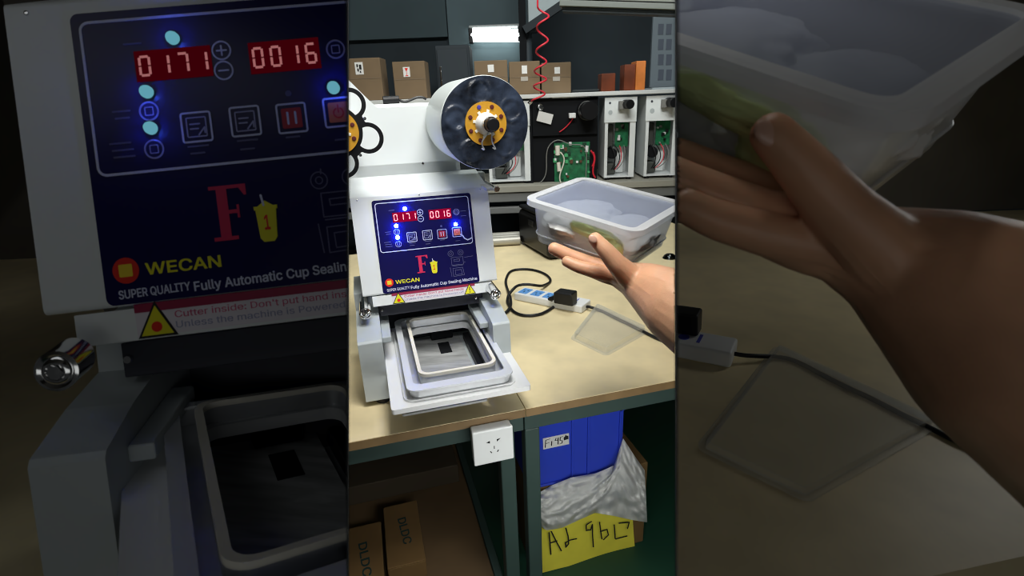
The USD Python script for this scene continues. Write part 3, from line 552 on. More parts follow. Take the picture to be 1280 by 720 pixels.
# ------------------------------------------------------------------ under the right table: crate, bag, box, paper
dC = .05
cr = [plT(x, y, dC) for x, y in ((661, 529), (782, 519), (774, 584), (660, 612))]
cu0, cu1, cz0, cz1 = (cr[0][0] + cr[3][0]) / 2 + .001, (cr[1][0] + cr[2][0]) / 2, (cr[2][2] + cr[3][2]) / 2, cr[0][2]
ct = thing('crate', 'blue plastic crate with a small white label under the right table', 'crate', TB(((cu0 + cu1) / 2, dC + .15, cz0)))
cb = part(ct, 'crate_body', TB.mesh(cat([bx(cu0, dC, cz0, cu1, dC + .004, cz1), bx(cu0, dC + .296, cz0, cu1, dC + .3, cz1), bx(cu0, dC + .004, cz0, cu0 + .004, dC + .296, cz1), bx(cu1 - .004, dC + .004, cz0, cu1, dC + .296, cz1), bx(cu0 + .004, dC + .004, cz0, cu1 - .004, dC + .296, cz0 + .004)])), crateblue, smooth=False)
part(ct, 'crate_rim', TB.mesh(ext(rrect(cu0 - .004, dC - .006, cu1 + .004, dC + .306, .006).difference(sbox(cu0 + .004, dC + .004, cu1 - .004, dC + .296)), .02, cz1 - .012)), crateblue)
for f_ in (.03, .45, .62, .965): part(ct, 'crate_rib', TB.mesh(bx(cu0 + (cu1 - cu0) * f_ - .003, dC - .005, cz0 + .004, cu0 + (cu1 - cu0) * f_ + .003, dC - .0002, cz1 - .014, .001)), crateblue)
part(ct, 'crate_base_rim', TB.mesh(bx(cu0 + .002, dC - .005, cz0, cu1 - .002, dC - .0002, cz0 + .006, .001)), crateblue)
lp = [plT(x, y, dC) for x, y in ((678.5, 549), (711, 540), (712, 554), (679, 562))]
lu0, lu1, lz0, lz1 = lp[0][0], lp[1][0], (lp[2][2] + lp[3][2]) / 2, (lp[0][2] + lp[1][2]) / 2
lb = part(ct, 'crate_label', TB.mesh(bx(lu0, dC - .0014, lz0, lu1, dC - .0004, lz1)), paper_w, 'white paper label with handwriting', smooth=False)
LF = Fr(TB((lu0, dC - .0014, lz0)), U * (lu1 - lu0), Z * (lz1 - lz0), -D)
hw = lambda *s: [[(x, y) for x, y in l] for l in s]
fl1 = hw([(.08, .15), (.1, .8)], [(.1, .8), (.26, .85)], [(.09, .5), (.22, .52)], [(.32, .2), (.33, .6)], [(.5, .8), (.46, .6), (.56, .55), (.58, .8), (.57, .2)], [(.76, .82), (.66, .8), (.65, .52), (.74, .45), (.72, .22), (.64, .2)])
part(lb, 'handwriting', LF.mesh(ext(unary_union([strokes(fl1, .035), Polygon([(.8, .45), (.98, .5), (.97, .8), (.9, .82), (.88, .95), (.84, .78), (.79, .7)])]), .0004)), inkb, smooth=False)
bxp = [plT(x, y, dC - .004) for x, y in ((667, 712), (805, 678))]
bu0, bu1 = bxp[0][0], bxp[1][0]
bz1 = cz0 - .002
kb = thing('cardboard_box', 'brown carton on the green floor under the blue crate, yellow paper on its front', 'box', TB(((bu0 + bu1) / 2, dC + .15, FLOOR)))
part(kb, 'box_body', TB.mesh(bx(bu0, dC, FLOOR, bu1, dC + .31, bz1 - .001, .003)), cardd)
part(kb, 'box_tape', TB.mesh(bx((bu0 + bu1) / 2 - .02, dC - .0012, FLOOR + .02, (bu0 + bu1) / 2 + .02, dC - .0002, bz1 - .01)), brownm, smooth=False)
def paper():
    q = [plT(x, y, dC - .006) for x, y in ((672, 636), (791, 640), (793.5, 690), (677, 713))]
    n, k = 24, 12; v, f = [], []
    A0, B0, C0, D0 = [A_((p[0], p[2])) for p in q]
    for i in range(n + 1):
        for j in range(k + 1):
            s, t = i / n, j / k
            w = (1 - t) * ((1 - s) * A0 + s * B0) + t * ((1 - s) * D0 + s * C0)
            if t > .7: w = w + A_((0, .004 * math.sin(s * 7) * (t - .7) / .3))
            bulge = .004 + .004 * math.sin(s * 5 + 1) * t + .006 * t * t
            v.append((w[0], dC - bulge, w[1]))
    for i in range(n):
        for j in range(k): a = i * (k + 1) + j; f += [(a, a + 1, a + k + 2), (a, a + k + 2, a + k + 1)]
    v = A_(v); m = len(v); v2 = np.vstack([v, v + (0, .0006, 0)]); f = A_(f)
    return trimesh.Trimesh(v2, np.vstack([f, f[:, ::-1] + m]), process=False)
yp = thing('paper_sign', 'yellow handwritten paper hanging on the carton below the plastic bag', 'sign', TB(((bu0 + bu1) / 2, dC, FLOOR)))
part(yp, 'paper_sheet', TB.mesh(paper()), paper_y, smooth=True)
def ypx(x, y): p = plT(660 + x / 3.6, 520 + y / 3.6, dC - .0165); return (p[0], p[2])
gl_ = [[(95, 525), (98, 560), (103, 622)], [(105, 520), (125, 560), (150, 606)], [(98, 572), (130, 562)], [(170, 505), (180, 540), (183, 575), (170, 590), (168, 570), (190, 558), (218, 552)],
       [(285, 475), (262, 490), (262, 515), (282, 512), (290, 488), (290, 530), (294, 588)], [(322, 478), (326, 510), (332, 552)], [(326, 520), (355, 510), (362, 535), (340, 556)], [(388, 490), (392, 550)], [(410, 482), (455, 478)], [(455, 478), (448, 505)], [(395, 553), (445, 540)]]
part(yp, 'handwriting', Fr(TB.o - D * 0 + D * (dC - .0165), U, Z, -D).mesh(ext(strokes([[ypx(*p) for p in l] for l in gl_], .0032), .0006)), inkb, 'thick black handwritten strokes', smooth=False)
def bag():
    # crumpled sheet draped between crate and carton: over the carton's top and down its front, bulging at the right
    top = [plT(x, y, dC - .002) for x, y in ((664, 620), (690, 606), (724, 590), (765, 588), (785, 545), (808, 590))]
    px_t = [(664, 622), (690, 607), (715, 597), (745, 592), (768, 582), (779, 548), (792, 568), (806, 588)]
    px_b = [(666, 650), (683, 663), (702, 660), (724, 650), (744, 641), (768, 645), (790, 650), (809, 653)]
    n, k = 60, 30; v, f = [], []
    xs = np.linspace(0, 1, len(px_t))
    for i in range(n + 1):
        s = i / n
        a = A_([np.interp(s, xs, [p[c] for p in px_t]) for c in (0, 1)]); b = A_([np.interp(s, xs, [p[c] for p in px_b]) for c in (0, 1)])
        for j in range(k + 1):
            t = j / k; p = a + (b - a) * t
            h = meshkit.fbm(A_([[s * 5, t * 2.2, 3.1]]), 3)[0]; h2 = abs(meshkit.noise(A_([[s * 9 + t * 5, t * 3 - s * 2, .4]]))[0] - .5)
            dd = dC - .022 - .045 * math.sin(math.pi * min(1, t * 1.0) * .85 + .15) * (.55 + .5 * h) + .05 * h2
            q = plT(p[0], p[1], min(dd + .03 * (meshkit.noise(A_([[s * 26, t * 15, 7.7]]))[0] - .5) * .7, dC - .009)); v.append(q)
    for i in range(n):
        for j in range(k): a = i * (k + 1) + j; f += [(a, a + 1, a + k + 2), (a, a + k + 2, a + k + 1)]
    v = A_(v); m = len(v); f = A_(f)
    return trimesh.Trimesh(np.vstack([v, v + (0, .0012, 0)]), np.vstack([f, f[:, ::-1] + m]), process=False)
solo('plastic_bag', TB.mesh(bag()), bagm, 'crumpled whitish plastic bag stuffed between the blue crate and the carton', 'bag', smooth=True)
# ------------------------------------------------------------------ on the table: power strip, plug, cables, clear lid, black case
def power_strip(label, F, L, Wd, H, nsock, x_sw, trim=None):
    s = thing('power_strip', label, 'power strip', F((L / 2, Wd / 2, 0)), trim=trim)
    b = part(s, 'strip_body', F.mesh(bx(0, 0, 0.0002, L, Wd, H, H * .16)), white2)
    for k in range(nsock):
        x = L * (.10 + .187 * k)
        so = part(b, 'socket', F.mesh(ext(rrect(x - L * .068, Wd * .14, x + L * .068, Wd * .84, .003), .0006, H)), socketblue, 'blue socket face', smooth=False)
        part(so, 'socket_hole', F.mesh(ext(unary_union([sbox(x - .010, Wd * .55, x - .004, Wd * .6), sbox(x + .004, Wd * .55, x + .010, Wd * .6), sbox(x - .0015, Wd * .28, x + .0015, Wd * .42)]), .0004, H + .0006)), ink, smooth=False)
    part(b, 'power_switch', F.mesh(ext(Polygon(Point(0, 0).buffer(1).exterior.coords), .0012, H).copy().apply_transform(np.diag([L * .022, Wd * .16, 1, 1])).apply_translation((L * x_sw, Wd * .42, 0))), switchblue, 'small oval blue switch')
    part(b, 'switch_mark', F.mesh(bx(L * (x_sw + .055), Wd * .25, H, L * (x_sw + .068), Wd * .78, H + .0006)), switchblue, smooth=False)
    return s
s0, s1 = onz(642.7, 375, 0), onz(727, 392.3, 0); sx = (s1 - s0) / np.linalg.norm(s1 - s0); sy = A_((-sx[1], sx[0], 0))
SL = np.linalg.norm(s1 - s0); SF = Fr(s0, sx, sy, Z)
SH = .022
power_strip('long white power strip with blue sockets lying on the lit table beside the machine', SF, SL, .058, SH, 4, .80)
def plug(label, F, sc, trim=None):
    g = thing('plug', label, 'plug', F((0, 0, 0)), trim=trim)
    b = part(g, 'plug_body', F.mesh(Fr((0, 0, 0), (sc, 0, 0), (0, sc, 0), (0, 0, sc)).mesh(unman(m3.Manifold.batch_hull([m3.Manifold.sphere(.004, 12).translate(p) for p in ((-.026, -.014, .005), (-.026, .014, .005), (.028, -.012, .005), (.028, .012, .005), (-.024, -.018, .034), (-.024, .018, .034), (.026, -.016, .036), (.026, .016, .036))])))), black)
    part(b, 'plug_neck', F.mesh(Fr((0, 0, 0), (sc, 0, 0), (0, sc, 0), (0, 0, sc)).mesh(cyl((-.026, -.006, .016), (-.048, -.012, .010), .008, 16, .0055))), black)
    return g
SP = onz(708, 378, SH); PF = Fr(SP + A_((-.004, -.008, 0)), sx, sy, Z)
plug('chunky black plug pushed into the white power strip on the lit table', PF, .92)
zc = lambda x, y, z=.004: onz(620 + x / 5.714, 330 + y / 5.714, z)
neck = PF((-.048 * .92, -.012 * .92, .010 * .92))
path = [neck] + [zc(*p) for p in ((425, 290), (380, 328), (300, 362), (205, 368), (130, 342), (95, 300))] + [zc(82, 255, .006), zc(98, 210, .016), zc(125, 178, .025), zc(165, 152, .027), zc(225, 146, .027), zc(300, 155, .02), zc(355, 148, .008), zc(387, 125), zc(375, 92), zc(310, 55), zc(220, 38), zc(130, 44), zc(82, 82), zc(70, 130), zc(82, 180), zc(98, 225, .012), zc(106, 275, .014), zc(100, 310, .010), zc(80, 338, .006), zc(62, 352, .005)]
cb_ = thing('power_cable', 'looped black power cable running from the plug towards the lit machine', 'cable', path[3])
part(cb_, 'cable_cord', tube(smoothpath(path, 8), .0042, 10), black, smooth=True)
se = SF((SL, .03, .010))
tail = [se, se + sx * .02] + [zc(*p) for p in ((745, 333), (800, 358), (870, 394), (950, 432), (1000, 458), (1070, 492), (1160, 535), (1240, 562), (1300, 572))]
tc = thing('power_cable', 'black cord leaving the end of the white strip under the clear lid', 'cable', tail[4])
part(tc, 'cable_cord', tube(smoothpath(tail, 7), .0040, 10), black, smooth=True)
def clear_lid(label, pts, h, trim=None):
    # a shallow clear lid lying face down: rim, top film, walls
    p = A_(pts)[:, :2]; z0 = pts[0][2]
    t = thing('container_lid', label, 'lid', p.mean(0).tolist() + [z0], trim=trim)
    outer = Polygon(p).buffer(-.012).buffer(.012, quad_segs=6); inn = outer.buffer(-.008)
    part(t, 'lid_rim', ext(outer.difference(inn), .003, z0 + .0002), lidrim)
    part(t, 'lid_wall', ext(inn.difference(inn.buffer(-.0012)), h, z0 + .0002), lidclear)
    part(t, 'lid_top', ext(inn.buffer(-.0012), .0012, z0 + h - .001), lidclear, smooth=False)
clear_lid('empty clear plastic lid lying over the black cord on the lit table', [onz(*p, 0.0) for p in ((713, 424), (758, 446), (812, 415), (745, 383))], .016)
bk = thing('equipment_case', 'black rounded case at the back of the lit table behind the held container', 'case', onz(670, 315, 0))
KB = Fr(onz(648, 304, 0), *(lambda a, b: (a, b, Z))(*[(lambda v: v / np.linalg.norm(v))(onz(686, 327, 0) - onz(648, 304, 0)), (lambda v: A_((-v[1], v[0], 0)) / np.linalg.norm(v))(onz(686, 327, 0) - onz(648, 304, 0))]))
KL = np.linalg.norm(onz(686, 327, 0) - onz(648, 304, 0))
part(bk, 'case_body', KB.mesh(bx(0, 0, .004, KL, .22, .145, .02)), mat('case_black', (9, 9, 11), .3, 0., .3))
part(bk, 'case_lid', KB.mesh(bx(.004, .004, .1452, KL - .004, .216, .158, .006)), blackm)
part(bk, 'case_latch', KB.mesh(bx(KL * .40, -.004, .10, KL * .55, .001, .12, .002)), black)
for a, b in ((.03, .03), (KL - .03, .03), (.03, .19), (KL - .03, .19)): part(bk, 'case_foot', KB.mesh(cyl((a, b, 0.0), (a, b, .0045), .012, 14)), blackm)
def chrome_knob(label, base, r, trim=None):
    t = thing('chrome_cap', label, 'cap', base, trim=trim)
    F = Fr(base, (1, 0, 0), (0, 1, 0), (0, 0, 1))
    part(t, 'cap_dome', F.mesh(lathe([(0, r * .75), (r * .5, r * .68), (r * .82, r * .46), (r, r * .12), (r, 0), (0, 0)], 40)), mat('dark_chrome', (60, 64, 66), .15, 1.))
    part(t, 'cap_stud', F.mesh(Fr((-r * .1, -r * .45, r * .60), (1, 0, 0), (0, 1, 0), (0, 0, 1)).mesh(trimesh.creation.icosphere(2, r * .16))), chrome)
    part(t, 'cap_ring', F.mesh(lathe([(r, 0), (r * 1.08, 0), (r * 1.08, r * .1), (r, r * .1)], 40)), chrome)
chrome_knob('small dark chrome cap on the lit table above the bare forearm', onz(837, 323, 0), .024)
# ------------------------------------------------------------------ held food container, its filling, and the hand
def container(label, R, h, taper, wall_label, trim=None, near=False, sc=1.0):
    L, Fq, Rr, B = [A_(p, float) for p in R]
    n = np.cross(Fq - L, B - L); n /= np.linalg.norm(n); n = n if n[2] > 0 else -n
    ax = (Fq - L); ay = (B - L); la, lb_ = np.linalg.norm(ax), np.linalg.norm(ay); ax, ay = ax / la, ay / lb_
    if np.cross(ax, ay) @ n < 0: ay = -ay; L = L - ay * lb_
    F = Fr(L, ax, ay, n)
    t = thing('food_container', label, 'container', F((la / 2, lb_ / 2, -h)), trim=trim)
    e = .012 * sc
    out = rrect(0, 0, la, lb_, .022 * sc)
    part(t, 'container_rim', F.mesh(ext(out.difference(out.buffer(-e)), .008 * sc, -.004 * sc)), frost, 'thick frosted rim')
    part(t, 'lid_film', F.mesh(ext(out.buffer(-e * .9), .0008, .001 * sc)), film, 'taut clear film sealed over the top', smooth=False)
    def ring(b, z): return F(np.c_[A_(rrect(b, b, la - b, lb_ - b, .02 * sc).exterior.coords)[:-1], np.full(len(A_(rrect(b, b, la - b, lb_ - b, .02 * sc).exterior.coords)) - 1, z)])
    def shell(b0, b1, z0, z1, th):
        r0, r1, r2, r3 = ring(b0, z0), ring(b1, z1), ring(b1 + th, z1 + th), ring(b0 + th, z0)
        k = len(r0); v = np.vstack([r0, r1, r2, r3, [r1.mean(0)], [r2.mean(0)]]); f = []
        for j in range(k):
            q = (j + 1) % k
            f += [(j, k + j, k + q), (j, k + q, q), (2 * k + j, 3 * k + j, 3 * k + q), (2 * k + j, 3 * k + q, 2 * k + q), (3 * k + j, j, q), (3 * k + j, q, 3 * k + q), (k + j, 4 * k, k + q), (2 * k + j, 2 * k + q, 4 * k + 1)]
        m = trimesh.Trimesh(v, f, process=False); m.fix_normals(); return m
    part(t, 'container_body', shell(e * .7, e * .7 + taper, -.004 * sc, -h, .0012 * sc), sidep, wall_label)
    for k in range(1):
        b = e * .7 + taper * .8; z = -h * .8; rg = ring(b - .001 * sc, z); part(t, 'body_ridge', tube(np.vstack([rg, rg[:1]]), .0011 * sc, 6), frost)
    return F, la, lb_, h
def blob(F, c, r, amp, seed, fr=3.):
    s = trimesh.creation.icosphere(4, 1.0); w = meshkit.fbm(s.vertices * fr + seed, 4, seed); v = s.vertices * (1 + amp * (w - .5))[:, None] * A_(r) + A_(c)
    return F.mesh(trimesh.Trimesh(v, s.faces, process=False))
def filling(F, la, lb_, h, where, sc, trim=None):
    z0 = -h * .93
    t = thing('paper_tissue', f'crumpled white tissue inside the clear container, {where}', 'tissue', F((la * .45, lb_ * .4, z0)), trim=trim)
    part(t, 'tissue_fold', blob(F, (la * .34, lb_ * .45, -h * .53), (la * .29, lb_ * .41, h * .40), .42, 3, 4.), tissue, smooth=True)
    part(t, 'tissue_fold', blob(F, (la * .70, lb_ * .48, -h * .60), (la * .25, lb_ * .40, h * .34), .42, 5, 4.), tissue, smooth=True)
    g = thing('lettuce_leaf', f'pale green lettuce on the tissue inside the clear container, {where}', 'lettuce', F((la * .6, lb_ * .3, -h * .5)), trim=trim)
    for k, (a, b, z, ra, rb) in enumerate(((.64, .085, -.32, .19, .05), (.77, .085, -.54, .11, .045), (.55, .075, -.27, .13, .035))):
        part(g, 'leaf', blob(F, (la * a, lb_ * b, h * z), (la * ra, lb_ * rb, h * (.16 if k != 1 else .30)), .4, 11 + k, 2.5), lettuce, smooth=True)
RC_ = [[0.0175, 0.745, 0.4121], [0.1587, 0.6333, 0.3823], [0.2643, 0.7642, 0.3917], [0.1232, 0.8759, 0.4216]]
RN_ = [[0.0308, 0.4488, 0.6155], [0.1912, 0.2586, 0.527], [0.3864, 0.396, 0.5858], [0.226, 0.5862, 0.6742]]
fc = container('clear rectangular food container with sealed film held up by the hand over the lit table', RC_, .060, .007, None, trim=TRIM_R_IN)
filling(*fc, 'over the lit table', 1.0, trim=TRIM_R_IN)
fn = container('large close clear food container in the dim bay, cut off by the partition', RN_, .088, .010, None, trim=TRIM_R, near=True, sc=1.4)
filling(*fn, 'close by in the dim bay', 1.4, trim=TRIM_R)
# hand: (x px, y px, depth, radius px) chains in the middle picture
ARM = [(1060, 486, .55, 64), (905, 418, .60, 60), (850, 385, .635, 47), (812, 360, .672, 31), (795, 351, .69, 23)]
PALM = [(795, 351, .69, 23), (776, 344, .705, 17), (762, 338, .72, 13)]
FING = {'index': [(768, 334, .74, 11), (744, 324, .765, 9.5), (722, 315, .785, 8.5), (706, 308, .795, 7.5)],
        'middle': [(766, 338, .715, 11.5), (738, 330, .72, 10), (712, 320, .722, 9), (693, 311, .722, 8)],
        'ring': [(768, 344, .70, 11), (744, 339, .70, 9.5), (722, 333, .702, 8), (709, 327, .705, 7)],
        'little': [(776, 350, .70, 10), (756, 346, .705, 8), (742, 341, .712, 7), (732, 337, .72, 6.5)],
        'thumb': [(792, 350, .675, 17), (772, 331, .662, 13), (757, 313, .658, 10.5), (744, 299, .660, 8.5)]}
def hand_mesh(fx, fd, fr=1.0, res=.004):
    def pt(q):
        x, y = fx(q[0], q[1]); d = fd(q[2]); return atd(x, y, d), q[3] * d / FOC * fr
    parts = []
    def chain(c):
        s = [pt(q) for q in c]
        for (a, ra), (b, rb) in zip(s, s[1:]):
            parts.append(m3.Manifold.batch_hull([m3.Manifold.sphere(ra, 28).translate(tuple(a)), m3.Manifold.sphere(rb, 28).translate(tuple(b))]))
    chain(ARM); chain(PALM)
    for k, c in FING.items():
        chain(c)
        if k != 'thumb': chain([(795, 351, .69, 15), c[0]])
    parts.append(m3.Manifold.batch_hull([m3.Manifold.sphere(r, 24).translate(tuple(p)) for p, r in [pt(q) for q in ((796, 352, .69, 18), FING['thumb'][0], FING['index'][0], FING['middle'][0], FING['ring'][0], FING['little'][0])]]))
    m = m3.Manifold.batch_boolean(parts, m3.OpType.Add).refine_to_length(res)
    t = unman(m); t.merge_vertices(); trimesh.smoothing.filter_taubin(t, .5, .53, 26); return t, pt
def person(label, fx, fd, fr, res, trim):
    t, pt = hand_mesh(fx, fd, fr, res)
    h = thing('person', label, 'person', pt(PALM[1])[0] - A_((0, 0, pt(PALM[1])[1])), trim=trim)
    part(h, 'hand_and_forearm', t, skin, smooth=True)
    p, r = pt((741, 299, .652, 6)); a = pt((757, 313, .650, 6))[0]; ax = (p - a) / np.linalg.norm(p - a); vz = -ray(700, 300); vz = vz - ax * (vz @ ax); vz /= np.linalg.norm(vz)
    nf = Fr(p + vz * r * .45, ax, np.cross(vz, ax), vz)
    s = trimesh.creation.icosphere(3, 1.0); s.vertices = s.vertices * A_((r * 1.0, r * .75, r * .30))
    part(h, 'fingernail', nf.mesh(s), nailm, smooth=True)
person('bare forearm and open hand holding the clear food container over the lit table', lambda x, y: (x, y), lambda d: d, 1.0, .004, TRIM_R_IN)
BG = lambda x, y: (640 + 1280 / 408 * (x - 640), 360 + 1280 / 408 * (y - 360))
person('large close bare forearm and hand holding a container in the dim bay', BG, lambda d: .300 + (d - .70) * .5, 1280 / 408, .006, TRIM_R)
# near strip, plug, cord, lid, cap on the dim bench
def nz(x, y, z=BENCH): return onz(*BG(x, y), z)
n0, n1 = nz(640, 374.6), nz(727, 392.3); nx = (n1 - n0) / np.linalg.norm(n1 - n0); ny = A_((-nx[1], nx[0], 0)); NLn = np.linalg.norm(n1 - n0)
NSF = Fr(n0, nx, ny, Z); nb = nz(742.5, 383.5, BENCH + .02); wn = abs((nb - n1) @ ny)
NH = .026
power_strip('large close white power strip end on the dim bench, cut off by the partition', NSF, NLn, max(.04, wn), NH, 4, .80, trim=TRIM_R)
pn = nz(707, 377, BENCH + NH); plug('large close black plug at the partition on the dim bench', Fr(pn + A_((0, .0, .0)), nx, ny, Z), .95, trim=TRIM_R)
nse = NSF((NLn, wn * .5, .012))
zn = lambda x, y: nz(620 + x / 5.714, 330 + y / 5.714, BENCH + .0035)
tail = [nse, nse + nx * .006] + [zn(*p) for p in ((745, 333), (800, 358), (870, 394), (950, 432), (1000, 458), (1070, 492), (1160, 535), (1240, 562), (1330, 580), (1420, 600))]
tc2 = thing('power_cable', 'thick close black cord trailing across the dim bench from the strip end', 'cable', tail[5])
part(tc2, 'cable_cord', tube(smoothpath(tail, 7), .0033, 12), black, smooth=True)
clear_lid('faint large clear plastic lid lying over the cord on the dim bench', [nz(*p) for p in ((713, 424), (758, 446), (812, 415), (745, 383))], .010)
chrome_knob('dark chrome cap at the right edge of the photo beside the large forearm', nz(839, 324), .032)
# ------------------------------------------------------------------ back of the workshop: shelf rack at y = 2.5
YB = 2.5
def bp(x, y, Y=YB): v = onpl(x, y, A_((0, Y, 0)), A_((0, 1., 0))); return v[0], v[2]
ZS = bp(770, 225)[1]; ZU = bp(560, 122)[1]
rk = thing('storage_rack', 'long grey two-level storage rack behind the table', 'rack', (.1, YB + .2, FLOOR))
part(rk, 'shelf_board', bx(-1.3, YB - .06, ZS - .03, 2.2, YB + .42, ZS, .003), mat('shelf_grey', (158, 156, 144), .6), 'pale worn lower shelf board')
part(rk, 'shelf_board', bx(-1.3, YB - .02, ZU - .018, 2.2, YB + .42, ZU, .003), mat('shelf_white', (206, 208, 206), .6))
part(rk, 'shelf_rail', bx(-1.3, YB - .05, ZS - .075, 2.2, YB - .02, ZS - .032, .003), mat('rail_grey', (120, 122, 120), .5))
part(rk, 'shelf_rail', bx(-1.3, YB - .05, ZS - .13, 2.2, YB - .02, ZS - .1, .003), mat('rail_grey', (120, 122, 120), .5))
part(rk, 'shelf_board', bx(-1.3, YB - .02, ZS - .42, 2.2, YB + .42, ZS - .40, .003), mat('shelf_dark', (84, 78, 66), .7))
for x in (-1.25, bp(657, 200)[0], 2.1):
    for y in (YB - .015, YB + .40): part(rk, 'rack_post', bx(x, y + .02, FLOOR, x + .035, y + .05, ZU + .55 if y > YB + .1 else ZU - .02, .003), blackm)
def chassis(label, x0, x1, z0, z1, dep, kind=0, extra=()):
    t = thing('machine_chassis', label, 'machine', ((x0 + x1) / 2, YB + dep / 2, z0)); w, h = x1 - x0, z1 - z0
    zb = z0 + .012
    part(t, 'back_panel', bx(x0, YB + dep - .004, zb, x1, YB + dep, z1), white, smooth=False)
    for a in (x0, x1 - .004): part(t, 'side_panel', bx(a, YB, zb, a + .004, YB + dep - .004, z1), white, smooth=False)
    part(t, 'front_flange', bx(x0 + .004, YB, zb, x0 + .014, YB + .004, z1), white, smooth=False)
    part(t, 'front_flange', bx(x1 - .026, YB, zb, x1 - .004, YB + .004, z1), white, smooth=False)
    part(t, 'bottom_panel', bx(x0 + .004, YB + .004, zb, x1 - .004, YB + dep - .004, zb + .006), white, smooth=False)
    tp = part(t, 'top_cover', bx(x0 - .004, YB - .004, z1 - h * .29, x1 + .002, YB + .002, z1 + .002, .001), white)
    part(tp, 'cover_hole', Fr((x0 + w * .16, YB - .004, z1 - h * .17), (1, 0, 0), (0, 0, 1), (0, -1, 0)).mesh(ext(Point(0, 0).buffer(w * .07), .0006)), grey_paint)
    part(tp, 'cover_hole', Fr((x0 + w * .14, YB - .004, z1 - h * .06), (1, 0, 0), (0, 0, 1), (0, -1, 0)).mesh(ext(Point(0, 0).buffer(w * .035), .0006)), cavity)
    mo = part(t, 'motor', cyl((x0 + w * .62, YB - .004, z1 - h * .08), (x0 + w * .62 + .01, YB - .07, z1 - h * .08), w * .14, 24), black, 'black motor on the cover')
    part(mo, 'motor_cap', bx(x0 + w * .40, YB - .03, z1 - h * .14, x0 + w * .56, YB - .006, z1 - h * .04, .003), mat('grey_part', (120, 120, 116), .5))
    Y0 = YB + dep * .35
    b = part(t, 'circuit_board', bx(x0 + w * .42, Y0, z0 + h * .40, x0 + w * .86, Y0 + .004, z0 + h * .70), pcb, 'green circuit board', smooth=False)
    for k in range(7):
        px, pz = x0 + w * (.46 + .34 * RNG.random()), z0 + h * (.43 + .23 * RNG.random()); s = w * (.02 + .03 * RNG.random())
        part(b, 'board_component', bx(px - s, Y0 - .012, pz - s, px + s, Y0, pz + s, .001), [black, white2, mat('grey_part', (120, 120, 116), .5)][k % 3])
    part(t, 'relay_block', bx(x0 + w * .14, Y0, z0 + h * .40, x0 + w * .36, Y0 + .05, z0 + h * .68, .004), mat('relay_dark', (62, 66, 62), .6), 'dark relay block')
    part(t, 'transformer', cyl((x0 + w * .32, Y0 - .02, z0 + h * .32), (x0 + w * .32, Y0 + .06, z0 + h * .32), w * .17, 24), blackm, 'round dark transformer')
    part(t, 'gear_motor', bx(x0 + w * .14, Y0 - .02, z0 + h * .06, x0 + w * .44, Y0 + .06, z0 + h * .20, .006), mat('relay_dark', (62, 66, 62), .6))
    part(t, 'rear_cover', bx(x0 + w * .50, Y0 + .04, z0 + h * .06, x0 + w * .78, Y0 + .044, z0 + h * .40), white, smooth=False)
    for k in range(4):
        a = A_((x0 + w * (.25 + .15 * k), Y0 - .02, z0 + h * .42)); e = A_((x0 + w * (.3 + .06 * k), Y0 - .02, z0 + h * .12)); mdl = (a + e) / 2 + A_((w * (.1 + .1 * RNG.random()), -.02, 0))
        part(t, 'wire', tube(smoothpath([a, mdl, e], 6), .0022, 6), [black, blackm, redplastic, mat('grey_part', (120, 120, 116), .5)][k], smooth=True)
    for a in (x0 + .02, x1 - .02):
        for y in (YB + .02, YB + dep - .02): part(t, 'rubber_foot', cyl((a, y, z0), (a, y, zb + .0002), .012, 14), black)
GRP = None
xa0, za1 = bp(757, 122.5); xa1 = bp(796, 122.5)[0]
chassis('open white machine chassis with green circuit board right of the black machine on the rack', xa0, xa1, ZS, za1, .17)
xb0 = bp(809, 122)[0]; xb1 = bp(851, 122)[0]
chassis('open white machine chassis at the right end of the lit rack, beside the partition', xb0, xb1, ZS, za1, .17)
xc0 = bp(607, 124)[0]; xc1 = bp(661, 124)[0]
chassis('open white machine chassis mostly hidden behind the film roll on the rack', xc0, xc1, ZS, za1, .17)
# black machine with circuit board
xk0, zk1 = bp(664, 123); xk1 = bp(749, 123)[0]
bm = thing('sealer_housing', 'matt black machine body with exposed green circuit board on the rack', 'machine', ((xk0 + xk1) / 2, YB + .1, ZS))
part(bm, 'black_housing', cat([bx(xk0, YB + .02, ZS + .002, xk1, YB + .22, zk1 - .004, .004)]), blackm)
part(bm, 'front_panel', bx(xk0 + .004, YB + .004, zk1 - .165, xk1 - .004, YB + .0198, zk1 - .006, .002), blackm)
part(bm, 'top_strip', bx(bp(690, 123)[0], YB + .0, zk1 - .004, bp(737, 123)[0], YB + .1, zk1 + .004, .001), white)
x0, z1_ = bp(693, 179); x1, z0_ = bp(737, 234)
b = part(bm, 'circuit_board', bx(x0, YB + .012, z0_, x1, YB + .0195, z1_), pcb, 'large green circuit board', smooth=False)
for k in range(34):
    px, pz = x0 + (x1 - x0) * RNG.random(), z0_ + (z1_ - z0_) * RNG.random(); s = .003 + .006 * RNG.random()
    part(b, 'board_component', bx(px - s, YB + .004 - .004 * RNG.random(), pz - s * RNG.uniform(.6, 1.6), px + s, YB + .012, pz + s, .0006), [mat('pcb_dark', (14, 60, 40), .4), mat('pcb_light', (70, 170, 110), .4), white2, mat('pcb_brown', (90, 60, 40), .5), mat('pcb_light', (70, 170, 110), .4)][k % 5])
for (ax, az), (bx_, bz_), r, mt_ in (((697, 182), (697, 194), .011, gasket), ((734, 182), (733, 190), .008, white2), ((698, 203), (699, 214), .009, gasket)):
    p_, q_ = bp(ax, az), bp(bx_, bz_); part(bm, 'capacitor', cyl((p_[0], YB, p_[1]), (q_[0], YB, q_[1]), r, 16), mt_)
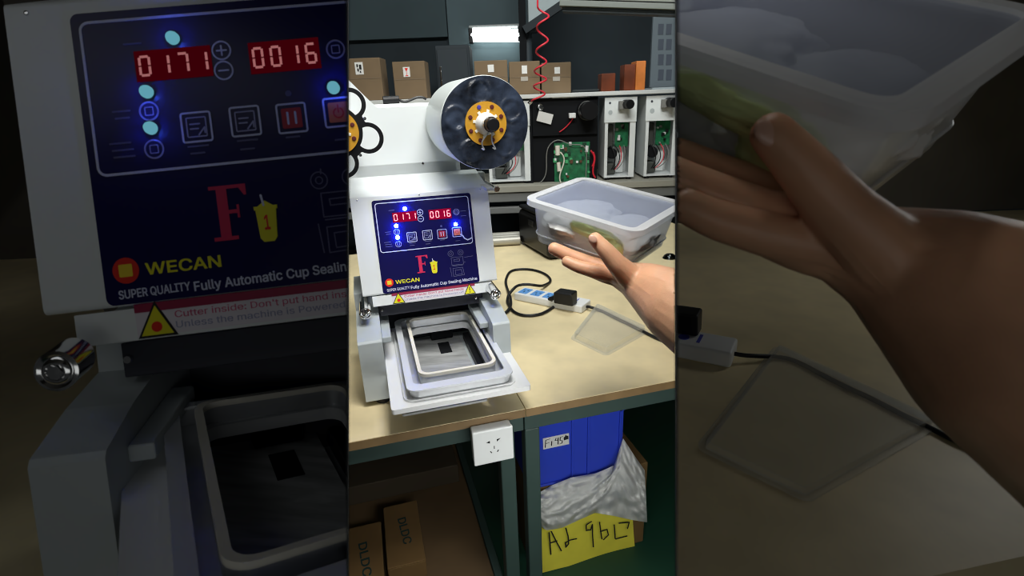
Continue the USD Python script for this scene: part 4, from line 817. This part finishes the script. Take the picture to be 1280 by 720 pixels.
for pts, r, mt_ in (([(700, 190), (705, 200), (701, 214), (704, 232)], .003, gasket), ([(675, 228), (683, 205), (688, 180), (697, 175), (712, 180), (728, 182), (733, 200), (735, 228)], .0022, mat('wire_grey', (130, 130, 126), .5)), ([(717, 146), (708, 158), (699, 165)], .0025, redplastic), ([(741, 190), (743, 200), (741, 215), (744, 222)], .004, redplastic), ([(738, 188), (742, 194), (740, 208)], .004, redplastic)):
    part(bm, 'wire', tube(smoothpath([(bp(*p)[0], YB - .006, bp(*p)[1]) for p in pts], 6), r, 8), mt_, smooth=True)
mx, mz = bp(734, 138); dm = part(bm, 'drive_motor', cyl((mx - .01, YB + .004, mz), (mx, YB - .08, mz), .04, 28), black, 'round black drive motor')
part(dm, 'motor_ring', cyl((mx - .006, YB - .028, mz), (mx - .004, YB - .036, mz), .0415, 28), mat('grey_part', (120, 120, 116), .5))
part(dm, 'motor_plug', bx(mx - .085, YB - .03, mz - .03, mx - .055, YB, mz - .008, .003), white2)
tx, tz_ = bp(681, 147)
tg = part(bm, 'hang_tag', Fr((tx, YB - .006, tz_), (.96, 0, -.28), (.28, 0, .96), (0, -1, 0)).mesh(bx(-.034, -.022, 0, .034, .022, .002)), paper_w, 'white tag hanging on the panel', smooth=False)
part(tg, 'tag_knob', Fr((bp(675, 134)[0], YB + .004, bp(675, 134)[1]), (1, 0, 0), (0, 0, 1), (0, -1, 0)).mesh(lathe([(0, 0), (.016, 0), (.015, .008), (.01, .012), (0, .013)], 20)), chrome)
for k in range(5):
    zz_ = bp(662, 162 + k * 13)[1]; part(bm, 'terminal', bx(xk0 - .012, YB + .05, zz_ - .012, xk0 - .001, YB + .06, zz_ + .012, .002), redplastic)
# cartons on the top board
def top_carton(label, x0, x1, yt, lab, dep=.13, tilt=0., mark=None):
    a0, zt = bp(x0, yt); a1 = bp(x1, yt)[0]
    t = thing('cardboard_box', label, 'box', ((a0 + a1) / 2, YB + .02 + dep / 2, ZU))
    part(t, 'box_body', bx(a0, YB + .02, ZU + .0004, a1, YB + .02 + dep, zt, .003), card)
    part(t, 'box_tape', bx(a0 + .001, YB + .0188, ZU + (zt - ZU) * .52, a1 - .001, YB + .0197, ZU + (zt - ZU) * .535), brownm, smooth=False)
    for (lx0, ly0, lx1, ly1, mt_) in lab:
        p_, q_ = bp(lx0, ly0, YB + .02), bp(lx1, ly1, YB + .02)
        l = part(t, 'box_label', bx(p_[0], YB + .0184, q_[1], q_[0], YB + .0197, p_[1]), mt_, 'pale paper label on the carton', smooth=False)
        if mark:
            cx, cz, w, h = (p_[0] + q_[0]) / 2, (p_[1] + q_[1]) / 2, q_[0] - p_[0], p_[1] - q_[1]
            Fm = Fr((cx, YB + .0184, cz), (w, 0, 0), (0, 0, h), (0, -1, 0))
            if mark == 'glass': po, mm_ = unary_union([Polygon([(-.25, .4), (.25, .4), (0, 0)]), sbox(-.03, -.35, .03, .05), sbox(-.2, -.42, .2, -.33)]), printred
            else: po, mm_ = unary_union([sbox(-.3, .1, -.1, .35), sbox(.02, -.1, .3, .3), sbox(-.25, -.25, -.05, 0), sbox(.05, -.38, .2, -.2)]), inkb
            part(l, 'label_mark', Fm.mesh(ext(po, .0006)), mm_, smooth=False)
greyl = mat('label_grey', (176, 170, 160), .7)
top_carton('brown carton with torn white label at the left end of the upper shelf', 428, 473, 73, [(443, 78, 455, 93, paper_w)], mark='p')
top_carton('brown carton with a red wine-glass label on the upper shelf', 488.5, 529.5, 77, [(503.5, 84, 513, 96, paper_w)], mark='glass')
top_carton('brown carton with small rounded white label right behind the film roll', 592, 634, 76, [(609.5, 81, 617.5, 90, paper_w)])
top_carton('brown carton left of the red coiled hose end, two small labels', 636, 675, 77, [(652, 82, 659, 92, paper_w), (651, 96, 660, 101, greyl)])
top_carton('brown carton at the right end of the carton row, beside the dark gap', 677, 714.5, 78.5, [(693, 84, 700, 92, paper_w), (691, 96, 700, 101, greyl)])
# behind them: dark cabinet, orange and rust boards, grey bin
p_, q_ = bp(543, 57, 2.97), bp(590, 122, 2.97)
dk = thing('cabinet', 'dark narrow cabinet standing behind the cartons near the lamp', 'cabinet', ((p_[0] + q_[0]) / 2, 3.1, FLOOR))
part(dk, 'cabinet_body', bx(p_[0], 2.97, FLOOR, q_[0], 3.25, p_[1], .006), mat('cabinet_dark', (44, 52, 58), .7))
part(dk, 'cabinet_door', bx(p_[0] + .01, 2.959, FLOOR + .1, q_[0] - .01, 2.9695, p_[1] - .02, .003), mat('cabinet_dark', (44, 52, 58), .7))
part(dk, 'door_handle', bx(p_[0] + .02, 2.945, .62, p_[0] + .03, 2.959, .72, .002), chrome)
def board_piece(label, x0, x1, yt, Y, mt_, mt2=None, xs=None):
    p_, q_ = bp(x0, yt, Y), bp(x1, yt, Y)
    t = thing('wood_board', label, 'board', ((p_[0] + q_[0]) / 2, Y + .05, ZU))
    xm = bp(xs, yt, Y)[0] if xs else q_[0]
    part(t, 'board_face', bx(p_[0], Y, ZU + .0004, xm, Y + .1, p_[1] - (.012 if xs else 0), .003), mt_)
    if xs: part(t, 'board_side', bx(xm + .0003, Y - .01, ZU + .0004, q_[0], Y + .1, p_[1], .003), mt2, 'bright orange edge')
board_piece('bright orange-edged wooden board standing on the upper shelf above the right chassis', 781, 807, 77, YB + .04, orange_d, orange, 795)
board_piece('dim rust-coloured board on the upper shelf left of the orange one', 752, 769.5, 92, YB + .08, orange_d)
p_, q_ = bp(716, 113, YB + .1), bp(748, 113, YB + .1)
gb = thing('storage_bin', 'low dark grey bin on the upper shelf right of the cartons', 'bin', ((p_[0] + q_[0]) / 2, YB + .2, ZU))
part(gb, 'bin_body', bx(p_[0], YB + .1, ZU + .0004, q_[0], YB + .3, p_[1], .006), mat('bin_grey', (58, 64, 66), .6))
part(gb, 'bin_rim', bx(p_[0] - .004, YB + .096, p_[1] - .006, q_[0] + .004, YB + .304, p_[1] + .002, .002), mat('bin_grey', (58, 64, 66), .6))
# notice board at the right, with rows of dark pictures
Yn = 2.75
p_, q_ = bp(817, 14, Yn), bp(856, 108, Yn)
nbd = thing('notice_board', 'tall grey notice board with rows of dark pictures behind the right chassis', 'board', ((p_[0] + q_[0]) / 2, Yn, q_[1]))
part(nbd, 'board_panel', bx(p_[0], Yn, q_[1], q_[0], Yn + .02, p_[1], .002), mat('notice_grey', (92, 103, 110), .7))
part(nbd, 'board_ledge', bx(p_[0], Yn - .02, q_[1] - .03, q_[0], Yn + .02, q_[1], .002), blackm)
for r_ in range(4):
    for c_ in range(2):
        a, b = bp(823 + c_ * 10, 30 + r_ * 19, Yn), bp(829 + c_ * 10, 43 + r_ * 19, Yn)
        part(nbd, 'picture', bx(a[0], Yn - .002, b[1], b[0], Yn, a[1]), mat('picture_dark', (62, 70, 82), .6), smooth=False)
p_, q_ = bp(815, 112, Yn - .05), bp(856, 124, Yn - .05)
gbx = thing('storage_bin', 'pale grey low bin under the notice board', 'bin', ((p_[0] + q_[0]) / 2, Yn, ZU))
part(gbx, 'bin_body', bx(p_[0], Yn - .05, ZU, q_[0], Yn + .1, p_[1], .005), mat('bin_pale', (150, 160, 164), .6))
part(gbx, 'bin_rim', bx(p_[0] - .003, Yn - .054, p_[1] - .008, q_[0] + .003, Yn + .104, p_[1] + .002, .002), mat('bin_pale', (150, 160, 164), .6))
# wall lamp, pale wall panel, pillar, pipe, beam
Yl = 3.45
p_, q_ = bp(588, 42, Yl), bp(650, 42, Yl)
lm = thing('tube_lamp', 'bright fluorescent tube lamp on the back wall above the cartons', 'lamp', ((p_[0] + q_[0]) / 2, Yl + .05, p_[1] - .05))
part(lm, 'lamp_housing', bx(p_[0] - .01, Yl + .03, p_[1] + .032, q_[0] + .01, Yl + .15, p_[1] + .048, .006), mat('lamp_housing', (190, 196, 196), .5))
tb_ = part(lm, 'lamp_tube', cyl((p_[0], Yl + .05, p_[1] - .005), (q_[0], Yl + .05, q_[1] - .005), .036, 20), glow('tube_light', (.92, 1.0, .98), TUBE), 'glowing white tube')
for x in (p_[0], q_[0]): part(lm, 'lamp_socket', bx(x - .012, Yl + .015, p_[1] - .05, x + .012, Yl + .09, p_[1] + .031, .004), black)
p_, q_ = bp(420, 0, 3.58), bp(668, 0, 3.58)
solo('trim_1', bx(bp(560, 30, 3.6)[0], 3.585, .3, bp(662, 30, 3.6)[0], 3.6185, 2.2), wallm, 'slate blue painted wall panel behind the tube lamp', kind=S, smooth=False)
solo('trim_2', bx(-4, 3.57, bp(500, 48, 3.57)[1], bp(559, 30, 3.6)[0] - .001, 3.6185, 2.25), mat('slate_band', (70, 86, 91), .85, var=.15, vscale=1.5), 'slate painted upper wall band at the left of the lamp', kind=S, smooth=False)
Yp = 2.95
A0, A1 = bp(661, 32, Yp), bp(703, 3, Yp)
pl_ = Polygon([(A0[0], A0[1]), (A1[0], A1[1]), (A1[0], 1.9), (A0[0], 1.9)])
t = ext(pl_, .08); solo('pillar', Fr((0, Yp + .08, 0), (1, 0, 0), (0, 0, 1), (0, -1, 0)).mesh(t), pale, 'pale sloping-bottomed wall pillar behind the red coiled hose', 'pillar', smooth=False)
dk_ = LineString([bp(655, 38, Yp - .05), bp(708, 2, Yp - .05)]).buffer(.018, cap_style=2)
solo('duct', Fr((0, Yp - .01, 0), (1, 0, 0), (0, 0, 1), (0, -1, 0)).mesh(ext(dk_, .06)), mat('duct_slope', (34, 41, 46), .8), 'dark sloping duct under the pale pillar', 'duct', smooth=False)
pp = thing('wall_pipe', 'dark upright pipe between lamp and hose above the cartons', 'pipe', (bp(659, 60, 2.98)[0], 2.98, ZU))
part(pp, 'pipe_tube', cyl((bp(659, 60, 2.98)[0], 2.98, ZU + .0), (bp(659, 60, 2.98)[0], 2.98, bp(659, 34, 2.98)[1]), .026, 20), mat('duct_dark', (52, 62, 68), .6))
part(pp, 'pipe_elbow', bx(bp(654, 38, 2.98)[0], 2.95, bp(659, 42, 2.98)[1], bp(672, 34, 2.98)[0], 3.01, bp(659, 33, 2.98)[1], .01), mat('duct_dark', (52, 62, 68), .6))
p_, q_ = atd(700, 4.5, 1.95), atd(930, 12, 1.85)
v_ = (q_ - p_) / np.linalg.norm(q_ - p_); Fb = Fr(p_, v_, np.cross(Z, v_), np.cross(v_, np.cross(Z, v_)))
bL = np.linalg.norm(q_ - p_)
bm_ = thing('overhead_beam', 'grey metal overhead beam at the top right of the lit bay', 'beam', p_)
part(bm_, 'beam_channel', Fb.mesh(bx(0, -.02, -.010, bL, .06, .0105, .002)), mat('beam_grey', (108, 113, 108), .55))
part(bm_, 'beam_flange', Fb.mesh(bx(.005, -.022, .013, bL, .06, .02, .001)), mat('beam_grey', (108, 113, 108), .55))
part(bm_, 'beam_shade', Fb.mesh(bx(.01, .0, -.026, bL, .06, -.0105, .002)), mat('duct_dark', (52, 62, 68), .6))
# red coiled hose hanging down
ext_px = [(672, -8, 0), (672, 8, 0), (686, 20, 1), (671, 34, 0), (685, 50, 1), (670, 64, 0), (683, 77, 1), (668, 89, 0), (683, 99, 1), (667, 108, 0), (681, 117, 1), (664, 127, 0)]
Yh = 2.38; pts = []
zs_ = [bp(x, y, Yh)[1] for x, y, _ in ext_px]; xs_ = [bp(x, y, Yh)[0] for x, y, _ in ext_px]
for i in range(1, len(ext_px) - 1):
    for k in range(12):
        s = k / 12; a = math.pi * s
        xm, xr = (xs_[i] + xs_[i + 1]) / 2, (xs_[i] - xs_[i + 1]) / 2
        pts.append((xm + xr * math.cos(a), Yh + abs(xr) * math.sin(a) * (1 if i % 2 else -1), zs_[i] + (zs_[i + 1] - zs_[i]) * s))
pts = [(xs_[0], Yh, 1.9), (xs_[0], Yh, zs_[0])] + pts
hs = thing('air_hose', 'red coiled air hose hanging down in front of the cartons', 'hose', (xs_[-1], Yh, zs_[-1]))
part(hs, 'hose_coil', tube(A_(pts), .0038, 10), mat('hose_red', (214, 50, 66), .4), smooth=True)
part(hs, 'hose_fitting', cyl((pts[-1][0] - .012, Yh, pts[-1][2] - .012), (pts[-1][0], Yh, pts[-1][2]), .008, 14), chrome)
# clutter on the lower rack level
c0 = bp(622, 292, 2.3); 
sp = thing('steel_rod', 'grey steel rod bundle lying at the back edge of the table beside the black case', 'rod', onz(634, 306, 0))
e0, e1 = onz(600, 303, .02), onz(650, 300, .02)
for k in range(3):
    part(sp, 'rod', cyl(e0 + A_((0, k * .036, 0.0)), e1 + A_((0, k * .036, 0.0)), .0175, 18), mat('rod_grey', (172, 170, 160), .4, .3))
rl = thing('tape_roll', 'brown tape roll on the dark lower rack shelf behind the machine', 'tape', (bp(636, 280)[0], YB + .05, ZS - .40))
rx, rz = bp(634, 283)
part(rl, 'tape_winding', cyl((rx - .09, YB + .06, ZS - .345), (rx + .08, YB + .06, ZS - .345), .0545, 32), brownm)
part(rl, 'tape_core', cyl((rx - .094, YB + .06, ZS - .345), (rx + .084, YB + .06, ZS - .345), .025, 24), card)
